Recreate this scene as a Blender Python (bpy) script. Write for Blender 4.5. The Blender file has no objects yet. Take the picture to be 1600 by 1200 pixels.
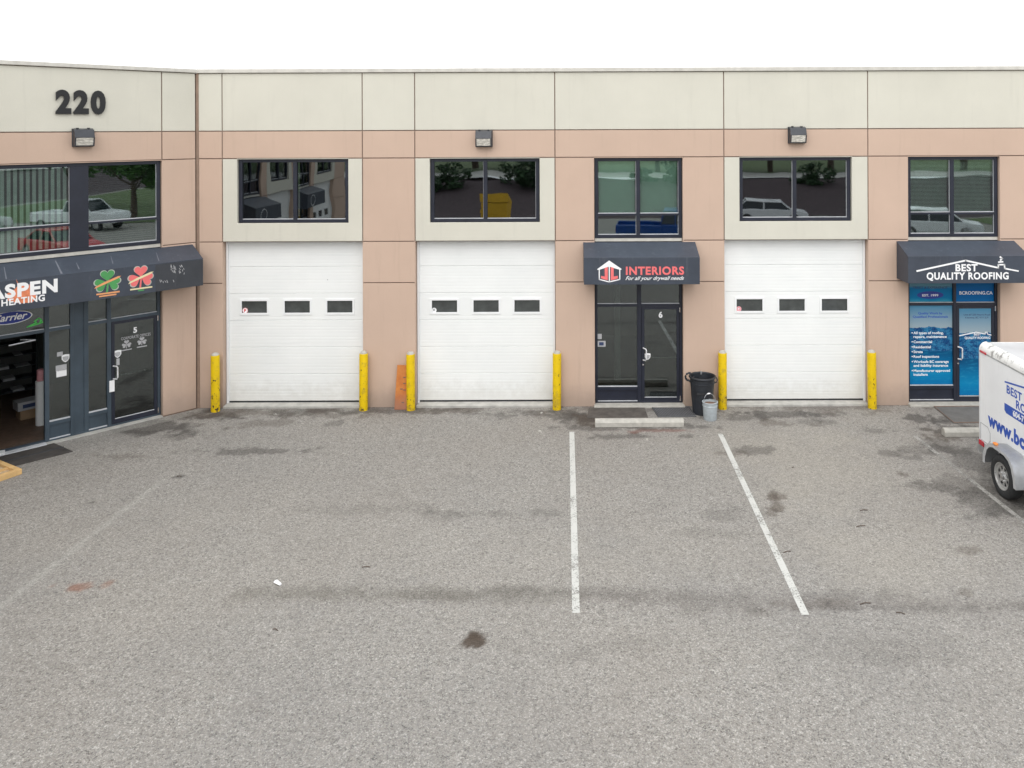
import bpy, math, random
from mathutils import Matrix, Vector
random.seed(7)
R = math.radians
S = bpy.context.scene
COL = S.collection

# ------------------------------------------------------------------ camera
FOC, PX0, PY0, CAMZ, CAMD, ROLL = 1250.0, 881.0, 200.0, 6.2, 17.8, R(0.22)
cam_d = bpy.data.cameras.new('camera'); cam = bpy.data.objects.new('camera', cam_d); COL.objects.link(cam)
cam_d.sensor_width = 36; cam_d.lens = 36 * FOC / 1600
cam_d.shift_x = -(PX0 - 800) / 1600; cam_d.shift_y = -(600 - PY0) / 1600
cam_d.clip_start = 0.1; cam_d.clip_end = 1500
cam.matrix_world = Matrix.Translation((0, -CAMD, CAMZ)) @ Matrix.Rotation(R(90), 4, 'X') @ Matrix.Rotation(-ROLL, 4, 'Z')
S.camera = cam

# ------------------------------------------------------------------ world, sun, exposure
SUN_EL, SUN_AZ = R(54), R(192)     # azimuth clockwise from +Y: behind the camera
wd = bpy.data.worlds.new('World'); S.world = wd; wd.use_nodes = True
nt = wd.node_tree; nt.nodes.clear()
sky = nt.nodes.new('ShaderNodeTexSky'); sky.sky_type = 'NISHITA'; sky.sun_disc = False
sky.sun_elevation = SUN_EL; sky.sun_rotation = SUN_AZ; sky.air_density = 1.0; sky.dust_density = 4.0
hs = nt.nodes.new('ShaderNodeHueSaturation'); hs.inputs['Saturation'].default_value = 0.25
mx = nt.nodes.new('ShaderNodeMix'); mx.data_type = 'RGBA'; mx.inputs[0].default_value = 0.72
mx.inputs[7].default_value = (10.2, 10.4, 10.7, 1)          # even cloud layer
bg = nt.nodes.new('ShaderNodeBackground'); bg.inputs[1].default_value = 0.15
wo = nt.nodes.new('ShaderNodeOutputWorld')
nt.links.new(sky.outputs[0], hs.inputs['Color']); nt.links.new(hs.outputs[0], mx.inputs[6])
nt.links.new(mx.outputs[2], bg.inputs[0]); nt.links.new(bg.outputs[0], wo.inputs[0])
sd = bpy.data.lights.new('sun', 'SUN'); sd.energy = 0.75; sd.angle = R(60); sd.color = (1, 0.97, 0.92)
sun = bpy.data.objects.new('sun', sd); COL.objects.link(sun)
d = Vector((math.sin(SUN_AZ) * math.cos(SUN_EL), math.cos(SUN_AZ) * math.cos(SUN_EL), math.sin(SUN_EL)))
sun.rotation_euler = d.to_track_quat('Z', 'Y').to_euler()
S.view_settings.view_transform = 'Standard'; S.view_settings.look = 'None'
S.view_settings.gamma = 1; S.view_settings.use_curve_mapping = False; S.view_settings.exposure = 0.37
try:
    S.cycles.max_bounces = 8; S.cycles.transparent_max_bounces = 12; S.cycles.use_denoising = True
except Exception: pass

# ------------------------------------------------------------------ survey helpers: where a point of the photo lies in the place
def un(px, py): return px - PX0, py - PY0 + ROLL * (px - PX0)
def G(px, py):                                   # on the ground
    dx, dy = px - PX0 - ROLL * (py - PY0), py - PY0 + ROLL * (px - PX0)
    Z = FOC * CAMZ / dy
    return Vector((dx * Z / FOC, Z - CAMD, 0))
def PX(fr, px, py, c=0.0):                       # on the plane local y = c of a facade frame -> (local x, z)
    dx, dy = un(px, py)
    k = dx / FOC
    ux = fr.to_3x3() @ Vector((1, 0, 0)); o = fr @ Vector((0, c, 0))
    lx = (k * (o.y + CAMD) - o.x) / (ux.x - k * ux.y)
    Z = o.y + lx * ux.y + CAMD
    return lx, CAMZ - dy * Z / FOC
def X(fr, px, c=0.0, py=420): return PX(fr, px, py, c)[0]

# ------------------------------------------------------------------ materials
MATS = {}
def nodes(name):
    m = bpy.data.materials.new(name); m.use_nodes = True
    n = m.node_tree; b = n.nodes['Principled BSDF']
    return m, n, b
def link(n, a, b): n.links.new(a, b)
def noise(n, scale, detail=4, rough=0.5, vec=None, dist=0.0):
    t = n.nodes.new('ShaderNodeTexNoise'); t.inputs['Scale'].default_value = scale
    t.inputs['Detail'].default_value = detail; t.inputs['Roughness'].default_value = rough
    t.inputs['Distortion'].default_value = dist
    if vec is not None: link(n, vec, t.inputs['Vector'])
    return t.outputs['Fac']
def mrange(n, v, a, b, c=0.0, d=1.0, smooth=False):
    r = n.nodes.new('ShaderNodeMapRange'); r.interpolation_type = 'SMOOTHSTEP' if smooth else 'LINEAR'
    for i, q in enumerate((a, b, c, d)): r.inputs[i + 1].default_value = q
    link(n, v, r.inputs[0]); return r.outputs[0]
def math_(n, op, a, b=None):
    r = n.nodes.new('ShaderNodeMath'); r.operation = op
    for i, q in enumerate((a, b)):
        if q is None: continue
        if isinstance(q, (int, float)): r.inputs[i].default_value = q
        else: link(n, q, r.inputs[i])
    return r.outputs[0]
def mixc(n, f, a, b, mode='MIX'):
    r = n.nodes.new('ShaderNodeMix'); r.data_type = 'RGBA'; r.blend_type = mode
    for i, q in ((0, f), (6, a), (7, b)):
        if isinstance(q, (int, float)): r.inputs[i].default_value = q
        elif isinstance(q, tuple): r.inputs[i].default_value = (*q[:3], 1)
        else: link(n, q, r.inputs[i])
    return r.outputs[2]
def pos(n):
    g = n.nodes.new('ShaderNodeNewGeometry'); return g.outputs['Position']
def mapping(n, vec, scale=(1, 1, 1), loc=(0, 0, 0), rot=(0, 0, 0), typ='POINT'):
    m = n.nodes.new('ShaderNodeMapping'); m.vector_type = typ
    m.inputs['Location'].default_value = loc; m.inputs['Rotation'].default_value = rot; m.inputs['Scale'].default_value = scale
    link(n, vec, m.inputs['Vector']); return m.outputs[0]
def bump(n, b, h, strength=0.3, dist=0.01):
    t = n.nodes.new('ShaderNodeBump'); t.inputs['Strength'].default_value = strength; t.inputs['Distance'].default_value = dist
    link(n, h, t.inputs['Height']); link(n, t.outputs[0], b.inputs['Normal'])
def plain(name, col, rough=0.6, metal=0.0, var=0.12, vscale=6.0, bmp=0.0, bscale=80, spec=0.5):
    m, n, b = nodes(name); p = pos(n)
    f = noise(n, vscale, 5, 0.6, p)
    dark = tuple(c * (1 - var) for c in col); lite = tuple(min(1, c * (1 + var)) for c in col)
    link(n, mixc(n, mrange(n, f, .3, .7), dark, lite), b.inputs['Base Color'])
    link(n, mrange(n, noise(n, vscale * 3, 3, .6, p), .3, .7, max(.02, rough - .08), min(1, rough + .08)), b.inputs['Roughness'])
    b.inputs['Metallic'].default_value = metal; b.inputs['Specular IOR Level'].default_value = spec
    if bmp: bump(n, b, noise(n, bscale, 3, .6, p), bmp, .004)
    MATS[name] = m; return m
def stucco(name, col, grime=0.10):
    m, n, b = nodes(name); p = pos(n)
    big = mrange(n, noise(n, .8, 5, .6, p), .25, .75)
    c = mixc(n, big, tuple(v * .94 for v in col), tuple(v * 1.04 for v in col))
    streak = noise(n, 1, 4, .7, mapping(n, p, (5, 5, .35)))
    c = mixc(n, mrange(n, streak, .52, .78, 0, grime * 2.2, True), c, tuple(v * .72 for v in col))
    sp = n.nodes.new('ShaderNodeSeparateXYZ'); link(n, p, sp.inputs[0])
    # splash-back dirt near the ground, broken by noise
    low = mrange(n, math_(n, 'ADD', sp.outputs[2], math_(n, 'MULTIPLY', noise(n, 3, 5, .7, p), -.45)), -.25, .45, .5, 0, True)
    c = mixc(n, low, c, (.20, .165, .14))
    fine = noise(n, 60, 3, .6, p)
    c = mixc(n, mrange(n, fine, .3, .7, 0, .10), c, tuple(v * .75 for v in col))
    link(n, c, b.inputs['Base Color']); b.inputs['Roughness'].default_value = .9; b.inputs['Specular IOR Level'].default_value = .2
    bump(n, b, math_(n, 'ADD', fine, math_(n, 'MULTIPLY', noise(n, 4, 3, .5, p), 1.5)), .35, .006)
    MATS[name] = m; return m
PINK = stucco('stucco_pink', (.555, .412, .325), .15)
CREAM = stucco('stucco_cream', (.615, .595, .515), .10)
plain('joint', (.17, .115, .09), .9)
plain('backing', (.22, .16, .13), .95)
plain('interior', (.16, .16, .155), .9)
plain('interior_floor', (.13, .085, .06), .55, var=.2)
plain('frame_dark', (.014, .017, .030), .42, var=.2, vscale=3)
plain('frame_blue', (.045, .065, .085), .40, var=.2, vscale=3)
plain('bead', (.55, .56, .58), .4)
plain('trim_white', (.80, .81, .81), .45, var=.03)
plain('concrete_pale', (.41, .395, .355), .85, var=.16, vscale=9, bmp=.4)
plain('concrete_sill', (.42, .41, .38), .9, var=.2, vscale=5, bmp=.3)
plain('black_rubber', (.02, .021, .024), .7, bmp=.3, bscale=120)
plain('black_plastic', (.018, .021, .027), .5, var=.3)
plain('chrome', (.75, .75, .76), .22, metal=1, var=.05)
plain('handle_metal', (.80, .80, .81), .3, metal=.25, var=.03)
plain('galvanised', (.42, .43, .44), .45, metal=.7, var=.15)
plain('white', (.85, .85, .85), .5, var=.03)
plain('red_paint', (.66, .055, .06), .5, var=.05)
plain('red_pale', (.78, .16, .16), .5, var=.05)
plain('green_paint', (.07, .30, .09), .5, var=.1)
plain('green_bright', (.08, .60, .10), .5, var=.1)
plain('orange_print', (.75, .33, .14), .5, var=.05)
plain('cream_print', (.75, .66, .40), .5, var=.05)
plain('flame_print', (.72, .22, .10), .5, var=.3, vscale=12)
plain('navy_print', (.015, .035, .25), .4, var=.05)
plain('blue_print', (.012, .075, .42), .4, var=.05)
plain('dark_print', (.03, .05, .12), .5)
plain('pink_print', (.75, .35, .38), .5)
plain('grey_print', (.42, .42, .43), .5)
plain('lamp_housing', (.035, .038, .046), .4, var=.2)
plain('pail', (.38, .42, .44), .5, var=.12, vscale=14)
plain('pail_fill', (.17, .10, .07), .9)
plain('coping_metal', (.55, .53, .48), .5)
plain('roof_membrane', (.35, .35, .34), .9)
plain('number_black', (.008, .008, .009), .4)
plain('red_lens', (.45, .015, .03), .15)
plain('emblem_edge', (.42, .45, .40), .5)
plain('amber_lens', (.75, .25, .05), .2)
plain('tyre', (.022, .023, .024), .8, bmp=.4, bscale=60)
plain('rim', (.48, .48, .47), .35, metal=.6)
plain('lumber', (.62, .40, .17), .7, var=.15, vscale=8)
plain('cardboard', (.30, .20, .12), .9)
plain('blue_car', (.008, .06, .26), .2, var=.05)
plain('white_car', (.78, .79, .80), .2, var=.02)
plain('red_car', (.45, .02, .03), .22, var=.05)
plain('yellow_bin', (.70, .42, .03), .5)
plain('car_glass', (.015, .02, .025), .05)
plain('bark', (.09, .065, .05), .9, bmp=.5, bscale=20)
plain('mulch', (.055, .038, .042), .95, var=.4, vscale=4, bmp=.6, bscale=12)
plain('grass', (.075, .11, .035), .95, var=.3, vscale=2)
plain('curtain', (.42, .50, .44), .9, var=.04)
plain('slat', (.46, .49, .45), .7)
plain('boulder', (.38, .33, .20), .9, var=.2, vscale=3)
for nm, c in (('leaf', (.06, .14, .03)), ('leaf_dark', (.025, .06, .02))):
    m, n, b = nodes(nm); oi = n.nodes.new('ShaderNodeNewGeometry')
    link(n, mixc(n, oi.outputs['Random Per Island'], tuple(v * .5 for v in c), tuple(v * 1.7 for v in c)), b.inputs['Base Color'])
    b.inputs['Roughness'].default_value = .6; MATS[nm] = m

def canvas(name, col):
    m, n, b = nodes(name); p = pos(n)
    c = mixc(n, mrange(n, noise(n, 2.2, 5, .65, p), .3, .7), tuple(v * .86 for v in col), tuple(v * 1.15 for v in col))
    dust = mrange(n, noise(n, 1, 5, .75, mapping(n, p, (9, 9, 1.2))), .56, .8, 0, .3, True)
    c = mixc(n, dust, c, (.24, .25, .27))
    link(n, c, b.inputs['Base Color']); b.inputs['Roughness'].default_value = .5
    bump(n, b, noise(n, 1.6, 3, .5, p), .35, .03); MATS[name] = m
canvas('canvas', (.043, .053, .073)); canvas('canvas_patch', (.038, .042, .05))

def door_paint():
    m, n, b = nodes('door_white'); p = pos(n)
    c = mixc(n, mrange(n, noise(n, .9, 4, .6, p), .3, .7), (.77, .785, .775), (.83, .84, .825))
    st = noise(n, 1, 4, .7, mapping(n, p, (.7, 1, 14)))
    c = mixc(n, mrange(n, st, .55, .8, 0, .35, True), c, (.66, .68, .68))
    sp = n.nodes.new('ShaderNodeSeparateXYZ'); link(n, p, sp.inputs[0])
    low = mrange(n, math_(n, 'ADD', sp.outputs[2], math_(n, 'MULTIPLY', noise(n, 5, 5, .7, p), -.8)), -.35, .25, .4, 0, True)
    c = mixc(n, low, c, (.45, .43, .38))
    link(n, c, b.inputs['Base Color']); b.inputs['Roughness'].default_value = .42
    MATS['door_white'] = m
door_paint()

def yellow():
    m, n, b = nodes('bollard_yellow'); p = pos(n)
    c = mixc(n, mrange(n, noise(n, 4, 4, .6, p), .3, .7), (.62, .42, .002), (.72, .50, .004))
    sp = n.nodes.new('ShaderNodeSeparateXYZ'); link(n, p, sp.inputs[0])
    bias = mrange(n, sp.outputs[2], 0, 1.2, .10, -.02)
    chips = mrange(n, math_(n, 'ADD', noise(n, 16, 4, .65, mapping(n, p, (1, 1, .6))), bias),   .675, .69, 0, 1)
    c = mixc(n, chips, c, (.035, .025, .02))
    dirt = mrange(n, math_(n, 'ADD', noise(n, 7, 5, .7, p), bias), .54, .72, 0, .5, True)
    c = mixc(n, dirt, c, (.26, .17, .04))
    link(n, c, b.inputs['Base Color']); b.inputs['Roughness'].default_value = .55; b.inputs['Specular IOR Level'].default_value = .25; MATS['bollard_yellow'] = m
yellow()

def board_paint():
    m, n, b = nodes('board_orange'); p = pos(n)
    c = mixc(n, mrange(n, noise(n, 5, 5, .65, p), .3, .7), (.44, .12, .025), (.56, .21, .045))
    sp = n.nodes.new('ShaderNodeSeparateXYZ'); link(n, p, sp.inputs[0])
    low = mrange(n, math_(n, 'ADD', sp.outputs[2], math_(n, 'MULTIPLY', noise(n, 8, 4, .7, p), -.3)), -.1, .3, .7, 0, True)
    c = mixc(n, low, c, (.25, .13, .10))
    link(n, c, b.inputs['Base Color']); b.inputs['Roughness'].default_value = .7; MATS['board_orange'] = m
board_paint()

def trailer_paint():
    m, n, b = nodes('trailer_white'); p = pos(n)
    c = mixc(n, mrange(n, noise(n, 1.5, 4, .6, p), .3, .7), (.76, .77, .78), (.84, .85, .86))
    st = noise(n, 1, 5, .8, mapping(n, p, (14, 14, 1.0)))
    c = mixc(n, mrange(n, st, .56, .76, 0, .4, True), c, (.44, .42, .38))
    link(n, c, b.inputs['Base Color']); b.inputs['Roughness'].default_value = .35; MATS['trailer_white'] = m
    m, n, b = nodes('trailer_edge'); p = pos(n)
    st = noise(n, 1, 6, .8, mapping(n, p, (5, 7, 5)))
    c = mixc(n, mrange(n, st, .52, .62, 0, .85, True), (.78, .78, .76), (.20, .19, .175))
    link(n, c, b.inputs['Base Color']); b.inputs['Roughness'].default_value = .4; MATS['trailer_edge'] = m
trailer_paint()

def glass(name, tint, refl, wob=.02):
    m = bpy.data.materials.new(name); m.use_nodes = True; n = m.node_tree; n.nodes.clear()
    o = n.nodes.new('ShaderNodeOutputMaterial'); mxs = n.nodes.new('ShaderNodeMixShader')
    t = n.nodes.new('ShaderNodeBsdfTransparent'); t.inputs[0].default_value = (*tint, 1)
    g = n.nodes.new('ShaderNodeBsdfGlossy'); g.inputs['Roughness'].default_value = 0.014
    g.inputs[0].default_value = (.86, .92, .95, 1)
    f = n.nodes.new('ShaderNodeFresnel'); f.inputs[0].default_value = 1.5
    r = math_(n, 'MULTIPLY_ADD', f.outputs[0], 1.0); n.nodes[-1].inputs[2].default_value = refl
    bp = n.nodes.new('ShaderNodeBump'); bp.inputs['Strength'].default_value = wob; bp.inputs['Distance'].default_value = .05
    link(n, noise(n, 1.1, 1, .4, pos(n)), bp.inputs['Height']); link(n, bp.outputs[0], g.inputs['Normal'])
    link(n, r, mxs.inputs[0]); link(n, t.outputs[0], mxs.inputs[1]); link(n, g.outputs[0], mxs.inputs[2])
    link(n, mxs.outputs[0], o.inputs[0]); MATS[name] = m
plain('door_glazing', (.062, .068, .066), .12, var=.25, vscale=5); glass('glass', (.86, .95, .91), .13); glass('glass_dark', (.36, .40, .40), .17, .05); glass('glass_door', (.50, .55, .52), .10)

def asphalt_nodes(n, p):
    """returns colour and height sockets of worn exposed-aggregate asphalt"""
    v = n.nodes.new('ShaderNodeTexVoronoi'); v.inputs['Scale'].default_value = 78; link(n, p, v.inputs['Vector'])
    sc = n.nodes.new('ShaderNodeSeparateColor'); link(n, v.outputs['Color'], sc.inputs[0])
    v2 = n.nodes.new('ShaderNodeTexVoronoi'); v2.inputs['Scale'].default_value = 34; link(n, p, v2.inputs['Vector'])
    s2 = n.nodes.new('ShaderNodeSeparateColor'); link(n, v2.outputs['Color'], s2.inputs[0])
    val = math_(n, 'ADD', math_(n, 'MULTIPLY', math_(n, 'POWER', sc.outputs[0], 1.7), .75), math_(n, 'MULTIPLY', s2.outputs[0], .35))
    r = n.nodes.new('ShaderNodeValToRGB'); e = r.color_ramp.elements
    e[0].position = 0; e[0].color = (.07, .065, .06, 1); e[1].position = 1.0; e[1].color = (.47, .452, .415, 1)
    q = e.new(.22); q.color = (.215, .203, .184, 1); q = e.new(.7); q.color = (.305, .292, .264, 1)
    link(n, val, r.inputs[0])
    c = mixc(n, math_(n, 'MULTIPLY', sc.outputs[1], .22), r.outputs[0], mixc(n, sc.outputs[2], (.30, .24, .20), (.20, .23, .26)))
    return c, val, v.outputs['Distance']
import numpy as np
def fbm(x, y, sc, oct=5, seed=0, gain=.6):
    out = np.zeros_like(x); amp = 1.0; tot = 0
    for o in range(oct):
        rs = np.random.RandomState(seed * 17 + o); tab = rs.rand(256, 256)
        X, Y = x * sc + 31.7 * o, y * sc + 11.3 * o; xi, yi = np.floor(X).astype(int), np.floor(Y).astype(int)
        fx, fy = X - xi, Y - yi; fx, fy = fx * fx * (3 - 2 * fx), fy * fy * (3 - 2 * fy)
        g = lambda a, b: tab[a & 255, b & 255]
        out += amp * ((g(xi, yi) * (1 - fx) + g(xi + 1, yi) * fx) * (1 - fy) + (g(xi, yi + 1) * (1 - fx) + g(xi + 1, yi + 1) * fx) * fy)
        tot += amp; amp *= gain; sc *= 2.03
    return out / tot
def ground_stains_and_shade(x, y):
    """colour laid on the asphalt by spills, damp and dust, plus contact shade painted by the trailer: rgb (premultiplied) and what is left of the bare surface"""
    A = np.zeros((len(x), 3)); T = np.ones(len(x))
    wob = fbm(x, y, 1.3, 5, 1, .65) - .5; wob2 = fbm(x, y, 5.0, 4, 2, .7) - .5
    wx, wy = (fbm(x, y, 1.1, 3, 3) - .5) * .5, (fbm(x, y, 1.1, 3, 4) - .5) * .5
    def stain_shade(px, py, rx, ry, col, amt, rot=0, soft=.34, wamp=2.6):
        nonlocal A, T
        g = G(px, py); Z = g.y + CAMD
        sx, sy = rx * Z / FOC, ry * Z * Z / (FOC * CAMZ)
        k = min(1, sy * 1.5)
        L = np.hypot((x - g.x + wx * k) / sx, (y - g.y + wy * k) / sy) + wob * wamp + wob2 * wamp * .8
        amt *= .85 if g.y > -1.5 else .74 if amt < .9 else 1; lo, hi = 1 - soft, 1 + soft * .5; t = np.clip((L - lo) / (hi - lo), 0, 1); f = amt * (1 - t * t * (3 - 2 * t))
        A = A * (1 - f)[:, None] + np.array(col)[None, :] * f[:, None]; T = T * (1 - f)
    DK, BR, LT = (.052, .047, .043), (.075, .058, .045), (.29, .275, .25)
    # pale worn patches
    for a in ((560, 860, 420, 90, .22), (900, 880, 260, 60, .2), (1260, 720, 120, 60, .5), (1330, 840, 160, 60, .35), (1180, 690, 160, 30, .4),
              (300, 950, 320, 80, .18), (1240, 780, 60, 30, .4), (1390, 880, 120, 60, .25), (1310, 690, 60, 20, .35), (1270, 740, 150, 50, .4), (1420, 900, 160, 60, .3), (1060, 860, 130, 50, .2), (60, 840, 120, 60, .2), (1000, 1000, 400, 60, .16), (330, 800, 200, 40, .14)):
        stain_shade(a[0], a[1], a[2], a[3], (.31, .288, .25), a[4], 0, .9, 1.0)
    # damp and oily marks; those by the trailer also paint its contact shade
    for a in ((245, 668, 62, 9, DK, .75), (300, 650, 48, 11, DK, .75), (215, 678, 30, 5, DK, .5), (290, 668, 26, 14, DK, .5), (340, 652, 22, 8, DK, .5),
              (400, 705, 84, 4.5, DK, .72), (185, 712, 36, 5, BR, .45), (385, 645, 60, 5, BR, .5), (415, 662, 44, 5, BR, .4),
              (470, 645, 40, 5, DK, .55), (520, 648, 60, 5, BR, .4), (600, 643, 90, 4, DK, .55), (690, 643, 60, 4, BR, .55), (770, 648, 50, 5, DK, .5),
              (830, 645, 45, 5, DK, .5), (885, 648, 36, 7, DK, .6), (900, 652, 24, 8, DK, .5), (525, 663, 14, 5, DK, .4),
              (760, 802, 60, 7, DK, .3), (840, 803, 46, 8, DK, .38), (700, 806, 60, 6, DK, .2), (560, 795, 110, 8, DK, .2),
              (520, 930, 190, 10, BR, .2), (660, 926, 210, 10, DK, .15), (800, 930, 190, 10, DK, .17), (960, 925, 190, 11, DK, .18), (1110, 938, 120, 15, DK, .18), (1180, 950, 110, 12, BR, .16),
              (1270, 945, 70, 12, BR, .4), (1400, 950, 190, 7, DK, .38), (1330, 930, 90, 9, DK, .25),
              (735, 999, 15, 11, BR, .97), (740, 992, 12, 7, (.06, .045, .033), .9), (125, 914, 32, 9, (.22, .105, .07), .75), (110, 918, 20, 6, (.22, .105, .07), .5),
              (970, 681, 48, 4.5, DK, .7), (1072, 682, 18, 3, DK, .65), (1020, 673, 60, 3, (.16, .055, .04), .6), (1000, 668, 90, 4.5, DK, .65),
              (1212, 784, 11, 14, BR, .8), (1206, 800, 8, 10, BR, .6), (1218, 776, 10, 5, BR, .7), (1172, 704, 36, 6, DK, .65), (1145, 708, 20, 5, BR, .5),
              (1120, 800, 70, 16, DK, .3), (1110, 835, 80, 8, DK, .25), (1165, 652, 40, 7, DK, .55), (1225, 648, 60, 6, DK, .65), (1205, 662, 40, 5, BR, .5), (1300, 647, 50, 5, DK, .5), (1270, 660, 36, 4, DK, .4),
              (1395, 708, 30, 5, DK, .6), (1425, 714, 30, 6, DK, .5), (1360, 672, 24, 5, DK, .4), (1412, 741, 12, 5, BR, .75), (1440, 706, 36, 8, DK, .4),
              (1450, 762, 40, 9, DK, .45), (1480, 700, 26, 12, DK, .5), (1520, 720, 50, 16, DK, .5), (1560, 790, 60, 22, DK, .55), (1500, 760, 60, 18, DK, .4), (1590, 800, 40, 14, DK, .5),
              (1435, 653, 28, 7, DK, .75), (1470, 655, 22, 5, DK, .6), (1478, 680, 26, 10, BR, .7), (1490, 672, 40, 6, DK, .45), (1585, 700, 40, 30, DK, .45),
              (1503, 927, 20, 10, BR, .55), (1514, 860, 14, 5, BR, .55), (1435, 1010, 90, 24, DK, .16), (1330, 1010, 100, 22, DK, .12), (960, 1010, 120, 16, DK, .15),
              (960, 650, 60, 5, DK, .5), (930, 655, 24, 8, BR, .7), (280, 745, 10, 3, DK, .7), (143, 785, 5, 2, DK, .8), (1030, 790, 50, 10, DK, .15)):
        stain_shade(*a)
    # pale sealed seam running to the lower left, and the pale concrete apron along the angled wing
    def seg(p, q, w, col, amt, soft):
        nonlocal A, T
        a, b = G(*p), G(*q); d = b - a; t = np.clip(((x - a.x) * d.x + (y - a.y) * d.y) / d.length_squared, 0, 1)
        D = np.hypot(x - a.x - d.x * t, y - a.y - d.y * t) / w + wob2 * .9 + wob * .3; f = amt * np.clip((1 - D) / soft, 0, 1)
        A = A * (1 - f)[:, None] + np.array(col)[None, :] * f[:, None]; T = T * (1 - f)
    seg((380, 928), (900, 930), .28, (.13, .12, .10), .34, .9); seg((900, 930), (1620, 948), .26, (.13, .115, .105), .34, .9)
    seg((252, 752), (-30, 972), .10, (.34, .33, .30), .55, .8)
    seg((-20, 716), (300, 645), .22, (.30, .29, .265), .6, .3)
    # brown grit swept against the walls
    gr = np.clip((y + .42 + (fbm(x, y, 1.8, 5, 9, .7) - .5) * 2.4) / .35, 0, 1) * .5 * (y < .2) * (fbm(x, y, .8, 3, 11) > .45)
    A = A * (1 - gr)[:, None] + np.array((.085, .068, .058))[None, :] * gr[:, None]; T = T * (1 - gr)
    return A, T
def ground_material():
    m, n, b = nodes('asphalt'); p = pos(n)
    c, val, dist = asphalt_nodes(n, p)
    big = noise(n, .35, 6, .65, p)
    c = mixc(n, mrange(n, big, .3, .7, .0, .34), c, mixc(n, mrange(n, noise(n, .22, 3, .5, p), .4, .6), (.165, .160, .155), (.205, .180, .155)))
    mid = noise(n, 1.6, 5, .7, p)
    c = mixc(n, mrange(n, mid, .55, .75, 0, .28, True), c, (.13, .118, .108))
    at_ = n.nodes.new('ShaderNodeAttribute'); at_.attribute_name = 'wear_and_shade'
    grain = mrange(n, val, .1, 1.0, .75, 1.3)
    laid = n.nodes.new('ShaderNodeVectorMath'); laid.operation = 'SCALE'; link(n, at_.outputs['Vector'], laid.inputs[0]); link(n, grain, laid.inputs['Scale'])
    bare = n.nodes.new('ShaderNodeVectorMath'); bare.operation = 'SCALE'; link(n, c, bare.inputs[0]); link(n, at_.outputs['Alpha'], bare.inputs['Scale'])
    sm = n.nodes.new('ShaderNodeVectorMath'); sm.operation = 'ADD'; link(n, bare.outputs[0], sm.inputs[0]); link(n, laid.outputs[0], sm.inputs[1])
    c = sm.outputs[0]
    link(n, c, b.inputs['Base Color']); b.inputs['Specular IOR Level'].default_value = .3
    link(n, mrange(n, mid, .4, .75, .92, .75), b.inputs['Roughness'])
    bump(n, b, math_(n, 'SUBTRACT', val, dist), .55, .006)
    MATS['asphalt'] = m
ground_material()
def paint_line(name, lo, hi, col):
    m, n, b = nodes(name); p = pos(n)
    w = math_(n, 'ADD', math_(n, 'MULTIPLY', noise(n, 38, 5, .75, p), .6), math_(n, 'MULTIPLY', noise(n, 3, 4, .6, p), .4))
    b.inputs['Base Color'].default_value = (*col, 1); b.inputs['Roughness'].default_value = .8
    t = n.nodes.new('ShaderNodeBsdfTransparent'); mm = n.nodes.new('ShaderNodeMixShader')
    link(n, mrange(n, w, lo, hi), mm.inputs[0]); link(n, b.outputs[0], mm.inputs[1]); link(n, t.outputs[0], mm.inputs[2])
    link(n, mm.outputs[0], n.nodes['Material Output'].inputs[0]); MATS[name] = m
paint_line('line_white', .53, .60, (.50, .50, .47)); paint_line('line_faded', .46, .60, (.33, .32, .295)); paint_line('line_ghost', .36, .62, (.26, .255, .235))

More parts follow.
